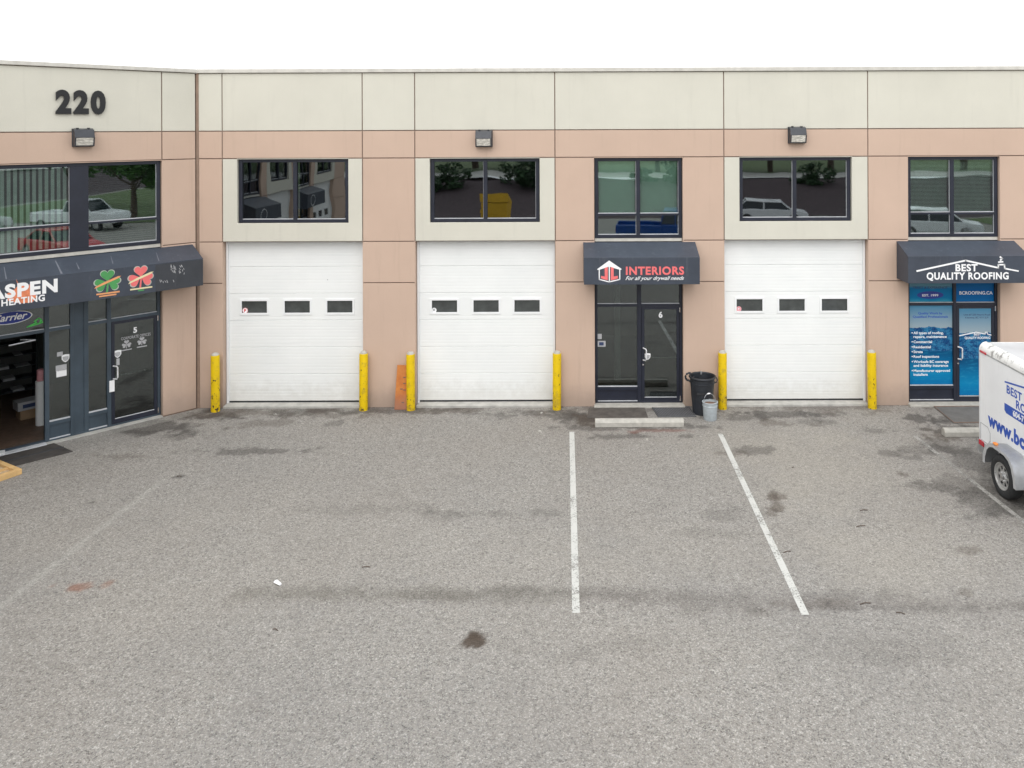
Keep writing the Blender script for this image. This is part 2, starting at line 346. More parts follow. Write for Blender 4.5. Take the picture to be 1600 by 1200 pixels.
def poster(name, kind):
    m, n, b = nodes(name)
    tc = n.nodes.new('ShaderNodeTexCoord'); sp = n.nodes.new('ShaderNodeSeparateXYZ'); link(n, tc.outputs['Generated'], sp.inputs[0])
    z = sp.outputs[2]
    r = n.nodes.new('ShaderNodeValToRGB'); e = r.color_ramp.elements
    def ramp(stops):
        e[0].position, e[0].color = stops[0][0], (*stops[0][1], 1); e[1].position, e[1].color = stops[-1][0], (*stops[-1][1], 1)
        for pz, cc in stops[1:-1]:
            q = e.new(pz); q.color = (*cc, 1)
    if kind == 'lake':
        ramp([(0, (.01, .17, .42)), (.14, (.03, .26, .50)), (.30, (.015, .15, .33)), (.40, (.008, .09, .22)), (.75, (.008, .09, .22)), (.76, (.42, .50, .52)), (1, (.14, .32, .48))])
        link(n, z, r.inputs[0])
        nz = noise(n, 1, 4, .6, mapping(n, tc.outputs['Generated'], (3.1, 0, 0)))
        ridge = math_(n, 'MULTIPLY_ADD', nz, .12); n.nodes[-1].inputs[2].default_value = .66
        hill = noise(n, 1, 6, .75, mapping(n, tc.outputs['Generated'], (6, 1, 19), (0, 0, 3), (0, .25, 0)))
        hc = mixc(n, mrange(n, hill, .42, .62), (.005, .045, .17), (.06, .27, .48))
        hc = mixc(n, mrange(n, noise(n, 1, 3, .8, mapping(n, tc.outputs['Generated'], (34, 1, 70))), .54, .66, 0, .5), hc, (.25, .42, .52))
        skyc = mixc(n, mrange(n, z, .68, 1), (.40, .47, .50), (.10, .29, .46))
        is_hill = math_(n, 'MULTIPLY', math_(n, 'LESS_THAN', z, ridge), math_(n, 'GREATER_THAN', z, .42))
        base = mixc(n, math_(n, 'GREATER_THAN', z, ridge), r.outputs[0], skyc)
        c = mixc(n, is_hill, base, hc)
        rp = noise(n, 1, 4, .6, mapping(n, tc.outputs['Generated'], (4, 1, 40)))
        c = mixc(n, math_(n, 'MULTIPLY', math_(n, 'LESS_THAN', z, .42), mrange(n, rp, .5, .75, 0, .5)), c, (.07, .36, .55))
        link(n, c, b.inputs['Base Color'])
    elif kind == 'haze':
        ramp([(0, (.06, .32, .46)), (.12, (.015, .20, .42)), (.42, (.03, .22, .46)), (.50, (.16, .33, .42)), (.75, (.13, .26, .33)), (1, (.16, .26, .28))])
        wv = math_(n, 'ADD', z, math_(n, 'MULTIPLY', math_(n, 'SUBTRACT', noise(n, 1, 3, .5, mapping(n, tc.outputs['Generated'], (3, 0, 1))), .5), .25))
        link(n, wv, r.inputs[0]); link(n, r.outputs[0], b.inputs['Base Color'])
    else:
        ramp([(0, (.01, .16, .42)), (.3, (.008, .13, .40)), (1, (.015, .20, .42))])
        link(n, z, r.inputs[0]); link(n, r.outputs[0], b.inputs['Base Color'])
    hsv = n.nodes.new('ShaderNodeHueSaturation'); hsv.inputs['Value'].default_value = .82; hsv.inputs['Saturation'].default_value = 1.06; link(n, b.inputs['Base Color'].links[0].from_socket, hsv.inputs['Color']); link(n, hsv.outputs[0], b.inputs['Base Color'])
    b.inputs['Roughness'].default_value = .5; b.inputs['Specular IOR Level'].default_value = .2; MATS[name] = m
poster('poster_lake', 'lake'); poster('poster_haze', 'haze'); poster('poster_blue', 'blue')

# ------------------------------------------------------------------ mesh helpers
class MB:
    def __init__(s): s.v, s.f = [], []
    def quadbox(s, P):   # 8 points: bottom 4 ccw, top 4 ccw
        b = len(s.v); s.v += [tuple(p) for p in P]
        s.f += [tuple(b + i for i in q) for q in ((3, 2, 1, 0), (4, 5, 6, 7), (0, 1, 5, 4), (1, 2, 6, 5), (2, 3, 7, 6), (3, 0, 4, 7))]
        return s
    def box(s, x0, x1, y0, y1, z0, z1):
        return s.quadbox([(x0, y0, z0), (x1, y0, z0), (x1, y1, z0), (x0, y1, z0), (x0, y0, z1), (x1, y0, z1), (x1, y1, z1), (x0, y1, z1)])
    def ring(s, x0, x1, y0, y1, z0, z1, w, wt=None, wb=None):   # rectangular frame, butted
        wt = w if wt is None else wt; wb = w if wb is None else wb
        s.box(x0, x0 + w, y0, y1, z0, z1); s.box(x1 - w, x1, y0, y1, z0, z1)
        s.box(x0 + w, x1 - w, y0, y1, z1 - wt, z1); s.box(x0 + w, x1 - w, y0, y1, z0, z0 + wb); return s
    def prism(s, pts, a0, a1, axis='x'):   # polygon extruded along axis; pts are the two other coords
        def P(u, v, a): return {'x': (a, u, v), 'y': (u, a, v), 'z': (u, v, a)}[axis]
        b = len(s.v); k = len(pts)
        s.v += [P(u, v, a0) for u, v in pts] + [P(u, v, a1) for u, v in pts]
        s.f += [tuple(range(b + k - 1, b - 1, -1)), tuple(range(b + k, b + 2 * k))]
        s.f += [(b + i, b + (i + 1) % k, b + k + (i + 1) % k, b + k + i) for i in range(k)]; return s
    def lathe(s, prof, n=24, cx=0, cy=0, cz=0, axis='z', a0=0, a1=2 * math.pi):
        b = len(s.v); k = len(prof)
        for i in range(n):
            a = a0 + (a1 - a0) * i / n
            for r, z in prof:
                x, y = r * math.cos(a), r * math.sin(a)
                s.v.append({'z': (cx + x, cy + y, cz + z), 'x': (cx + z, cy + x, cz + y), 'y': (cx + x, cy + z, cz + y)}[axis])
        for i in range(n):
            j = (i + 1) % n
            for q in range(k - 1):
                s.f.append((b + i * k + q, b + j * k + q, b + j * k + q + 1, b + i * k + q + 1))
        return s
    def tube(s, pts, r, n=8, closed=False):
        pts = [Vector(p) for p in pts]; b = len(s.v); k = len(pts)
        rr = r if isinstance(r, (list, tuple)) else [r] * k
        for i, p in enumerate(pts):
            if closed: t = pts[(i + 1) % k] - pts[i - 1]
            else: t = pts[min(i + 1, k - 1)] - pts[max(i - 1, 0)]
            t.normalize(); u = t.cross(Vector((0.02, 0.03, 1)) if abs(t.z) < .9 else Vector((1, 0.02, 0))).normalized(); w = t.cross(u)
            for j in range(n):
                a = 2 * math.pi * j / n; s.v.append(tuple(p + (u * math.cos(a) + w * math.sin(a)) * rr[i]))
        for i in range(k if closed else k - 1):
            i2 = (i + 1) % k
            for j in range(n): s.f.append((b + i * n + j, b + i * n + (j + 1) % n, b + i2 * n + (j + 1) % n, b + i2 * n + j))
        if not closed:
            s.f += [tuple(b + j for j in range(n))[::-1], tuple(b + (k - 1) * n + j for j in range(n))]
        return s
    def flat(s, polys, y, th=.003):        # flat print: polygons in (x,z), front face at y - th
        for p in polys:
            s.prism(p, y, y - th, 'y')
        return s
WM = {}
def tagit(o, label=None, cat=None, group=None, kind=None):
    if label: o['label'] = label
    if cat: o['category'] = cat
    if group: o['group'] = group
    if kind: o['kind'] = kind
    return o
def link_at(o, parent, M):
    COL.objects.link(o); WM[o.name] = M.copy()
    if parent is not None:
        o.parent = parent; o.matrix_basis = WM[parent.name].inverted() @ M
    else: o.matrix_basis = M
    return o
def empty(name, parent=None, M=Matrix()):
    o = bpy.data.objects.new(name, None); o.empty_display_size = .2
    return link_at(o, parent, M)
def mesh(name, mb, mat, parent=None, M=Matrix(), smooth=False, bevel=0, centre=True):
    c = Vector((0, 0, 0))
    if centre:
        xs = list(zip(*mb.v)); c = Vector([(min(a) + max(a)) / 2 for a in xs]); c.z = min(xs[2])
    me = bpy.data.meshes.new(name)
    me.from_pydata([(x - c.x, y - c.y, z - c.z) for x, y, z in mb.v], [], mb.f); me.update()
    import bmesh
    bm = bmesh.new(); bm.from_mesh(me); bmesh.ops.recalc_face_normals(bm, faces=bm.faces); bm.to_mesh(me); bm.free()
    me.materials.append(MATS[mat] if isinstance(mat, str) else mat)
    if smooth:
        me.polygons.foreach_set('use_smooth', [True] * len(me.polygons))
        try: me.set_sharp_from_angle(angle=R(38))
        except Exception: pass
    o = bpy.data.objects.new(name, me)
    if bevel:
        bv = o.modifiers.new('bevel', 'BEVEL'); bv.width = bevel; bv.segments = 2; bv.limit_method = 'ANGLE'; bv.angle_limit = R(40)
    return link_at(o, parent, M @ Matrix.Translation(c))
def text(s, x, z, y, h, mat, parent, M, width=None, bold=0.0, shear=0.0, align='LEFT', th=.004, name='lettering', spacing=1.0):
    """flat lettering: baseline start (x,z) on the plane local y, cap height h, optional total width"""
    cu = bpy.data.curves.new('t', 'FONT'); cu.body = s; cu.size = 1; cu.offset = bold; cu.shear = shear; cu.space_character = spacing
    cu.resolution_u = 4; cu.fill_mode = 'BOTH'
    o = bpy.data.objects.new('t', cu); COL.objects.link(o); dg = bpy.context.evaluated_depsgraph_get()
    me = bpy.data.meshes.new_from_object(o.evaluated_get(dg)); bpy.data.objects.remove(o)
    xs = [v.co.x for v in me.vertices]; x0, x1 = min(xs), max(xs)
    k = h / .70; kx = k if width is None else width / (x1 - x0)
    w = (x1 - x0) * kx; ox = {'LEFT': 0, 'CENTER': -w / 2, 'RIGHT': -w}[align]
    mb = MB()
    mb.v = [(x + ox + (v.co.x - x0) * kx, y - th, z + v.co.y * k) for v in me.vertices]; mb.f = [tuple(p.vertices) for p in me.polygons]
    # give the letters their thickness
    nv = len(mb.v); from collections import Counter
    ec = Counter()
    for f in mb.f:
        for i in range(len(f)): ec[tuple(sorted((f[i], f[(i + 1) % len(f)])))] += 1
    mb.v += [(a, y, c) for a, b_, c in mb.v]
    for (a, b_), q in list(ec.items()):
        if q == 1: mb.f.append((a, b_, b_ + nv, a + nv))
    bpy.data.meshes.remove(me)
    return mesh(name, mb, mat, parent, M)

# ------------------------------------------------------------------ facade frames
def FR(x, y, deg): return Matrix.Translation((x, y, 0)) @ Matrix.Rotation(R(deg), 4, 'Z')
FM = FR(0, 0, 0)                                     # long wall: local x right, local y into the building
CX = -8.16
FW = FR(CX, 0, 45)                                   # angled wing at the left
WEND = -4.62
we = FW @ Vector((WEND, 0, 0)); FS = FR(we.x, we.y, 90)  # side wing that closes the lot on the left
ZR = [0.0, 2.77, 3.69, 5.545, 6.157, 7.45]
BLD = tagit(empty('commercial_building', None, FR(0, 0.1, 0)), 'pink and cream stucco unit building with white garage doors and an angled wing', 'building')

# ------------------------------------------------------------------ ground
def sheet(name, pts, mat, z=0, kind='structure', th=None):
    mb = MB(); mb.v = [(x, y, z) for x, y in pts]; mb.f = [tuple(range(len(pts)))]
    return tagit(mesh(name, mb, mat), kind=kind)
xs = np.concatenate([np.linspace(-70, -14.5, 14), np.arange(-14, 11.001, .045), np.linspace(12, 70, 14)]); ys = np.concatenate([np.linspace(-37, -14, 10), np.arange(-13.5, .5, .045), np.linspace(1, 60, 12)])
gx_, gy_ = np.meshgrid(xs, ys); nx_, ny_ = len(xs), len(ys); fx_, fy_ = gx_.ravel(), gy_.ravel()
me = bpy.data.meshes.new('asphalt_lot'); me.vertices.add(nx_ * ny_)
me.vertices.foreach_set('co', np.stack([fx_, fy_, fx_ * 0], 1).ravel())
ii, jj = np.meshgrid(np.arange(nx_ - 1), np.arange(ny_ - 1)); q0 = (jj * nx_ + ii).ravel()
qd = np.stack([q0, q0 + 1, q0 + 1 + nx_, q0 + nx_], 1).astype(np.int32); nf = len(qd)
me.loops.add(nf * 4); me.polygons.add(nf); me.loops.foreach_set('vertex_index', qd.ravel())
me.polygons.foreach_set('loop_start', np.arange(nf, dtype=np.int32) * 4); me.update(calc_edges=True)
A_, T_ = ground_stains_and_shade(fx_, fy_)
wear_and_shade = me.attributes.new('wear_and_shade', 'FLOAT_COLOR', 'POINT'); wear_and_shade.data.foreach_set('color', np.concatenate([A_, T_[:, None]], 1).astype(np.float32).ravel())
me.materials.append(MATS['asphalt']); lot = bpy.data.objects.new('asphalt_lot', me); COL.objects.link(lot); tagit(lot, kind='structure')
mb = MB(); prof = [(-37, 0), (-39, .15), (-42, .9), (-46, 1.75), (-48.5, 2.05)]
for i, xx in enumerate(range(-70, 71, 5)):
    for (yy, zz) in prof: mb.v.append((xx, yy + .5 * math.sin(xx * .3), zz * (1 + .08 * math.sin(xx * .7 + yy))))
for i in range(28):
    for j in range(4): mb.f.append((i * 5 + j, i * 5 + j + 1, (i + 1) * 5 + j + 1, (i + 1) * 5 + j))
tagit(mesh('mulch_bank', mb, 'mulch', smooth=True), kind='structure')
sheet('road', [(-300, -56), (300, -56), (300, -48), (-300, -48)], 'concrete_sill', 2.1)
sheet('grass_terrain', [(-600, -600), (600, -600), (600, -56), (-600, -56)], 'grass', 2.0)
sheet('lawn', [(27, -36), (69, -36), (69, 20), (27, 20)], 'grass', .03)
sheet('terrain', [(-600, -60), (600, -60), (600, 600), (-600, 600)], 'grass', -.06)

# ------------------------------------------------------------------ wall pieces
GAP = .011
backing = MB(); 
BACK = {}
def panel(fr, x0, x1, z0, z1, mat, hole=None, thick=.05):
    k = tuple(round(v, 4) for r in fr for v in r); BACK.setdefault(k, (fr, MB()))
    bk = BACK[k][1]; g = GAP; mb = MB()
    if hole is None:
        mb.box(x0 + g, x1 - g, 0, thick, z0 + g * (z0 > .1), z1 - g); bk.box(x0, x1, .02, .28, z0, z1)
        mesh('wall_panel', mb, mat, BLD, fr, bevel=.006)
    else:            # surround with an opening that touches its top edge
        a, b, c = hole
        pts = [(x0 + g, z0 + g), (x1 - g, z0 + g), (x1 - g, z1 - g), (b, z1 - g), (b, c), (a, c), (a, z1 - g), (x0 + g, z1 - g)]
        mb.prism([(x, z) for x, z in pts], 0, thick, 'y')
        bk.box(x0, a - .002, .02, .28, z0, z1); bk.box(b + .002, x1, .02, .28, z0, z1); bk.box(a - .002, b + .002, .02, .28, z0, c - .002)
        mesh('window_surround', mb, mat, BLD, fr, bevel=.006)
def reveal(fr, x0, x1, z0, z1, mat, sides='lrt', d=.28):  # rendered returns of an opening, set inside it
    if 'l' in sides: mesh('reveal', MB().box(x0 - .012, x0 + .001, .004, d, z0, z1), mat, BLD, fr)
    if 'r' in sides: mesh('reveal', MB().box(x1 - .001, x1 + .012, .004, d, z0, z1), mat, BLD, fr)
    if 't' in sides: mesh('reveal', MB().box(x0, x1, .004, d, z1 - .001, z1 + .012), mat, BLD, fr)
def upper(fr, x0, x1):
    panel(fr, x0, x1, ZR[3], ZR[4], PINK); panel(fr, x0, x1, ZR[4], ZR[5], CREAM)
def pier(fr, x0, x1, top=3):
    for i in range(top): panel(fr, x0, x1, ZR[i], ZR[i + 1], PINK)

def window(fr, x0, x1, z0, z1, cols, transom=None, label=None, fw=.075, mat='frame_dark', gl='glass', wide=.085, rec=.07):
    mb = MB().ring(x0, x1, rec, rec + .09, z0, z1, fw)
    w = mesh('window', mb, mat, BLD, fr, bevel=.004); w['label'] = label or 'dark framed upper window'
    xs = [x0 + fw] ; 
    edges = []
    for c in cols:
        c0, c1 = (c - wide / 2, c + wide / 2) if not isinstance(c, tuple) else c
        edges.append((xs[-1], c0)); xs.append(c1)
        mesh('mullion', MB().box(c0, c1, rec - .004, rec + .086, z0 + fw, z1 - fw), mat, w, fr, bevel=.004)
    edges.append((xs[-1], x1 - fw))
    bd = MB()
    for a, b in edges:
        zs = [(z0 + fw, z1 - fw)]
        if transom:
            mesh('transom', MB().box(a, b, rec, rec + .08, transom - .022, transom + .022), mat, w, fr)
            zs = [(z0 + fw, transom - .022), (transom + .022, z1 - fw)]
        for q0, q1 in zs:
            mesh('pane', MB().box(a, b, rec + .045, rec + .051, q0, q1), gl, w, fr)
            bd.box(a, b, rec + .02, rec + .044, q0, q0 + .014); bd.box(b - .007, b, rec + .03, rec + .044, q0 + .014, q1)
    mesh('glazing_bead', bd, 'bead', w, fr)
    return w, edges

DOORN = [0]
def garage_door(fr, x0, x1, wins, label, ztop=3.69):
    """sectional door set back in its opening; wins = list of (a,b) glazed openings in the third section from the top"""
    y = .20; d = empty('garage_door', BLD, fr @ Matrix.Translation(((x0 + x1) / 2, y, 0))); d['label'] = label
    z0, z1 = .085, ztop + .02; n = 6; h = (z1 - z0) / n; wz = None
    for i in range(n):
        a, b = z0 + i * h + .002, z0 + (i + 1) * h - .002
        def prof(lo, hi, nr):
            pts = [(y + .045, hi), (y + .005, hi), (y, hi - .006)]; st = (hi - lo) / nr
            for q in range(nr - 1, 0, -1):
                zc = lo + q * st; pts += [(y, zc + .011), (y + .0013, zc + .004), (y + .0013, zc - .004), (y, zc - .011)]
            return pts + [(y, lo + .006), (y + .005, lo), (y + .045, lo)]
        mb = MB()
        if i == 3:
            wz = (a + .155, b - .155)
            pl_, pu_ = prof(a, wz[0], 2), prof(wz[1], b, 2)
            pl_ = [(y + .045, wz[0]), (y, wz[0])] + pl_[3:]; pu_ = pu_[:-3] + [(y, wz[1]), (y + .045, wz[1])]
            mb.prism(pl_, x0 + .03, x1 - .03); mb.prism(pu_, x0 + .03, x1 - .03)
            xs = [x0 + .03] + [q for w in wins for q in w] + [x1 - .03]
            for k in range(0, len(xs), 2): mb.box(xs[k], xs[k + 1], y, y + .045, wz[0] + .0005, wz[1] - .0005)
        else: mb.prism(prof(a, b, 8), x0 + .03, x1 - .03)
        mesh('door_section', mb, 'door_white', d, fr)
    for a, b in wins:
        mesh('window_trim', MB().ring(a - .035, b + .035, y - .014, y + .01, wz[0] - .035, wz[1] + .035, .047), 'trim_white', d, fr, bevel=.004)
        mesh('pane', MB().box(a, b, y + .02, y + .026, wz[0], wz[1]), 'door_glazing', d, fr)
    mesh('bottom_seal', MB().box(x0 + .035, x1 - .035, y + .002, y + .05, .055, .084), 'black_rubber', d, fr)
    st = MB().box(x0 + .001, x0 + .045, y - .045, y - .004, .05, ztop - .002); st.box(x1 - .045, x1 - .001, y - .045, y - .004, .05, ztop - .002)
    st.box(x0 + .045, x1 - .045, y - .04, y - .006, ztop - .04, ztop - .002)
    mesh('weather_strip', st, 'trim_white', d, fr)
    mesh('threshold', MB().box(x0 + .001, x1 - .001, -.05, .34, -.05, .05), 'concrete_sill', BLD, fr, bevel=.01)
    return d, wz

def garage_bay(fr, x0, x1, w0, w1, wins, dl, wl, mull=None):
    upper(fr, x0, x1); panel(fr, x0, x1, ZR[2], ZR[3], CREAM, (w0, w1, 4.105))
    reveal(fr, w0, w1, 4.105, ZR[3] - .012, CREAM, 'lrt', .2); reveal(fr, x0, x1, 0, ZR[2], 'trim_white' if 0 else PINK, 'lr')
    window(fr, w0 + .013, w1 - .013, 4.107, ZR[3] - .013, [mull or (w0 + w1) / 2], label=wl, gl='glass_dark')
    return garage_door(fr, x0 + .012, x1 - .012, wins, dl)

J = [X(FM, q) for q in (308, 347, 566, 648, 867, 1131, 1356, 1620)]
J[0] = CX
GX = lambda *q: [tuple(X(FM, v, .2, 480) for v in p) for p in q]
upper(FM, J[0], J[1]); pier(FM, J[0] + .03, J[1])
d1, wz = garage_bay(FM, J[1], J[2], X(FM, 370), X(FM, 544), GX((376, 417), (443, 484), (509.5, 550.5)), 'leftmost white sectional garage door with a round red P sticker in its window', 'dark window over the leftmost garage door reflecting the side wing', X(FM, 459))
upper(FM, J[2], J[3]); pier(FM, J[2], J[3])
d2, _ = garage_bay(FM, J[3], J[4], X(FM, 671), X(FM, 843), GX((673, 714), (738, 779), (802, 843)), 'middle white sectional garage door with a pale round sticker in its window', 'dark window over the middle garage door reflecting a yellow bin', X(FM, 757.5))
upper(FM, J[4], J[5])
E0, E1 = X(FM, 928), X(FM, 1066.5)
pier(FM, J[4], E0); pier(FM, E1, J[5])
d3, _ = garage_bay(FM, J[5], J[6], X(FM, 1155), X(FM, 1331), GX((1149, 1191), (1215.5, 1257), (1282, 1323.5)), 'right hand white sectional garage door with a faded pink sticker in its window', 'dark window over the right hand garage door reflecting a white car', X(FM, 1242.5))
upper(FM, J[6], J[7])
U0, U1 = X(FM, 1418.5), X(FM, 1562)
pier(FM, J[6], U0); pier(FM, U1, J[7])
J8, J9 = J[7] + 1.17, J[7] + 4.33
upper(FM, J[7], J8); pier(FM, J[7], J8)
garage_bay(FM, J8, J9, J8 + .36, J9 - .36, [(J8 + .45, J8 + 1.04), (J8 + 1.4, J8 + 1.99), (J8 + 2.3, J8 + 2.89)], 'white sectional garage door beyond the trailer', 'dark window over the garage door beyond the trailer')
upper(FM, J9, J9 + 1.2); pier(FM, J9, J9 + 1.2); XE = J9 + 1.2
# stickers on the garage door windows
def disc(cx, cz, r, y, th=.003, n=24, sx=1): return MB().flat([[(cx + sx * r * math.cos(2 * math.pi * i / n), cz + r * math.sin(2 * math.pi * i / n)) for i in range(n)]], y, th)
lx, lz = PX(FM, 381.5, 485.5, .2)
mesh('round_sticker', disc(lx, lz, .062, .2195), 'pink_print', d1, FM); mesh('round_sticker', disc(lx, lz, .052, .2165), 'white', d1, FM)
text('P', lx, lz - .033, .2135, .066, 'red_paint', d1, FM, align='CENTER', bold=.04, th=.002)
lx, lz = PX(FM, 677, 485, .2)
mesh('round_sticker', disc(lx, lz, .055, .2195), 'white', d2, FM); mesh('sticker_emblem', disc(lx, lz + .01, .028, .2165), 'grey_print', d2, FM)
lx, lz = PX(FM, 1153.5, 483, .2)
mesh('round_sticker', disc(lx, lz, .06, .2195), 'pink_print', d3, FM); text('P', lx, lz - .02, .2165, .04, 'white', d3, FM, align='CENTER', bold=.03, th=.002)

lx, lz = PX(FM, 511, 437, .2); mesh('dent_mark', disc(lx, lz, .012, .199), 'grey_print', d1, FM)
# angled wing
W1 = X(FW, 253, 0, 420); W2 = -3.93
upper(FW, W1, -.03); pier(FW, W1, -.03)
upper(FW, W2, W1); upper(FW, WEND, W2); pier(FW, WEND + .03, W2)
# brown sealed movement joints at the corners
tagit(mesh('corner_joint', MB().tube([(CX + .005, .028, 0), (CX + .005, .028, ZR[5])], .046, 12), plain('corner_sealant', (.25, .175, .13), .85), BLD))
mesh('corner_joint', MB().tube([(we.x - .02, we.y + .04, 0), (we.x - .02, we.y + .04, ZR[5])], .045, 10), 'joint', BLD)

mesh('corner_core', MB().tube([(CX - .01, .20, 0), (CX - .01, .20, ZR[5] - .001)], .165, 16), 'backing', BLD)
# side wing (out of frame at the left; it shows in the glass)
cols = [(0, -2.0, 'p'), (-2.0, -5.2, 'g'), (-5.2, -6.4, 'p'), (-6.4, -9.6, 'e'), (-9.6, -12.3, 'g'), (-12.3, -15.3, 'e'), (-15.3, -18.5, 'g'), (-18.5, -20, 'p')]
side_entries = []
for b, a, k in cols:
    if k == 'p': upper(FS, a, b - .03 * (b == 0)); pier(FS, a, b - .03 * (b == 0))
    elif k == 'g':
        w = b - a; garage_bay(FS, a, b, a + .35, b - .35, [(a + w * .14, a + w * .32), (a + w * .41, a + w * .59), (a + w * .68, a + w * .86)], 'white garage door of the side wing out of the photo', 'dark window over a garage door of the side wing')
    else:
        m = (a + b) / 2; upper(FS, a, b); pier(FS, a, m - 1); pier(FS, m + 1, b); side_entries.append(m)

# ------------------------------------------------------------------ entrances
def handle(parent, fr, x, z, y, h=.27, d=.07, mirror=1):
    pts = [(x, y, z), (x, y - d, z), (x + .02 * mirror, y - d - .01, z + .015), (x + .02 * mirror, y - d - .01, z + h - .015), (x, y - d, z + h), (x, y, z + h)]
    pts = [(x, y, z), (x + .05 * mirror, y - d, z + .005), (x + .065 * mirror, y - d, z + .03), (x + .065 * mirror, y - d, z + h - .03), (x + .05 * mirror, y - d, z + h - .005), (x, y, z + h)]
    mesh('door_handle', MB().tube(pts, .015, 8), 'handle_metal', parent, fr, smooth=True)
def shield(parent, fr, x, z, y, s=.07):
    pts = [(x - s, z + s), (x, z + s * 1.15), (x + s, z + s), (x + s * .95, z - s * .2), (x + s * .5, z - s * .85), (x, z - s * 1.15), (x - s * .5, z - s * .85), (x - s * .95, z - s * .2)]
    mesh('shield_sticker', MB().flat([pts], y), 'white', parent, fr)
    pp = [(x + (a - x) * .74, z - s * .15 + (b - z) * .62) for a, b in pts]
    mesh('shield_emblem', MB().flat([pp], y - .0032, .002), 'grey_print', parent, fr)
def door_leaf(parent, fr, x0, x1, z1, y, mat, hand=1, z0=.06, bar=True, gl='glass_door'):
    w = .062
    mesh('door_leaf', MB().ring(x0, x1, y, y + .045, z0, z1, w, .06, .10), mat, parent, fr, bevel=.004)
    mesh('door_pane', MB().box(x0 + w, x1 - w, y + .02, y + .026, z0 + .1, z1 - .06), gl, parent, fr)
    mesh('door_bead', MB().box(x0 + w, x1 - w, y + .004, y + .018, z0 + .1, z0 + .112), 'bead', parent, fr)
    if bar: mesh('push_bar', MB().box(x0 + w, x1 - w, y + .03, y + .05, 1.03, 1.058), 'chrome', parent, fr)
    hx = x0 + .03 if hand > 0 else x1 - .03
    if bar: handle(parent, fr, hx, 1.0, y, mirror=hand)
    ox = x1 + .012 if hand > 0 else x0 - .012
    for zz in (z1 - .12, z0 + .03): mesh('hinge', MB().tube([(ox, y - .012, zz), (ox, y - .012, zz + .11)], .016, 8), 'chrome', parent, fr)
    mesh('lock', MB().lathe([(0, 0), (.018, 0), (.018, -.012), (0, -.012)], 12, hx, y, .90, 'y'), 'chrome', parent, fr)

# --- unit 6 entrance
YS = .10
mesh('threshold', MB().box(E0 - .02, E1 + .02, -.12, .3, -.05, .045), 'concrete_pale', BLD, FM, bevel=.012)
reveal(FM, E0, E1, 0, ZR[3] - .012, PINK, 'lrt', .26)
def entrance(fr, e0, e1, mx, m2, label, winlabel, door=True, gl='glass_door', blindmat=None, mat='frame_dark', split=None, tr=4.262):
    """entrance e0..e1 with the side light left of mx..m2 and a door right of it; returns the storefront part"""
    e0 += .013; e1 -= .013
    sf = mesh('storefront', MB().ring(e0, e1, YS, YS + .11, .047, 3.66, .055, .06, .03), mat, BLD, fr, bevel=.004); sf['label'] = label
    mesh('sill_filler', MB().box(e0, e1, YS - .02, YS + .10, 3.662, 3.733), 'coping_metal', BLD, fr)
    mesh('mullion', MB().box(mx, m2, YS - .003, YS + .107, .077, 3.60), mat, sf, fr, bevel=.003)
    T = 2.226
    for a, b in ((e0 + .055, mx), (m2, e1 - .055)):
        mesh('transom', MB().box(a, b, YS, YS + .10, T - .03, T + .03), mat, sf, fr, bevel=.003)
        mesh('transom_bead', MB().box(a, b, YS + .02, YS + .044, T + .0305, T + .043), 'bead', sf, fr)
        mesh('transom_pane', MB().box(a, b, YS + .045, YS + .051, T + .03, 3.0), gl, sf, fr)
        mesh('spandrel', MB().box(a, b, YS + .03, YS + .07, 3.0, 3.60), mat, sf, fr)
    a, b = e0 + .055, mx
    mesh('side_pane', MB().box(a, b, YS + .045, YS + .051, .40, T - .03), gl, sf, fr)
    mesh('sill_rail', MB().box(a, b, YS + .002, YS + .10, .33, .40), mat, sf, fr, bevel=.003)
    mesh('sill_bead', MB().box(a, b, YS + .015, YS + .044, .4005, .416), 'bead', sf, fr)
    mesh('kick_panel', MB().box(a, b, YS + .03, YS + .07, .077, .33), mat, sf, fr)
    mesh('kick_bead', MB().box(a, b, YS + .01, YS + .03, .0775, .092), 'bead', sf, fr)
    if door: door_leaf(sf, fr, m2 + .006, e1 - .061, T - .034, YS + .005, mat, 1, gl=gl)
    mc = [split if split else (mx + m2) / 2]
    w, ed = window(fr, e0, e1, 3.735, ZR[3] - .013, mc, tr, winlabel, gl='glass' if blindmat else 'glass_dark')
    for a, b in ed:
        if blindmat == 'curtain': mesh('roller_shade', MB().box(a + .02, b - .02, YS + .10, YS + .104, tr + .02, ZR[3] - .1), 'curtain', w, fr)
    return sf, w, ed
m6a, m6b = X(FM, 994.5, YS), X(FM, 1001, YS)
s6, w6, ed6 = entrance(FM, E0, E1, m6a, m6b, 'dark glass storefront of unit 6 with its door at the right', 'four pane window with green shades over the unit 6 awning', blindmat='curtain', split=X(FM, 997))
# panes of unit 6: numbers and stickers
yy = YS + .02
lx, lz = PX(FM, 1031, 496, yy); text('6', lx, lz, yy, .125, 'white', s6, FM, align='CENTER', bold=.03)
lx, lz = PX(FM, 1010.5, 557, yy); shield(s6, FM, lx, lz, yy, .065)
for (a, b, c, dd, mt) in ((930.5, 937, 522, 530, 'grey_print'), (930.5, 943, 533, 542, 'cream_print')):
    x0, z1 = PX(FM, a + 2, c, yy); x1, z0 = PX(FM, b + 2, dd, yy)
    mesh('sticker', MB().box(x0, x1, YS + .038, YS + .041, z0, z1), 'grey_print', s6, FM)
x0, z1 = PX(FM, 935, 535, yy); x1, z0 = PX(FM, 942, 540, yy); mesh('sticker', MB().box(x0, x1, YS + .034, YS + .0375, z0, z1), 'dark_print', s6, FM)
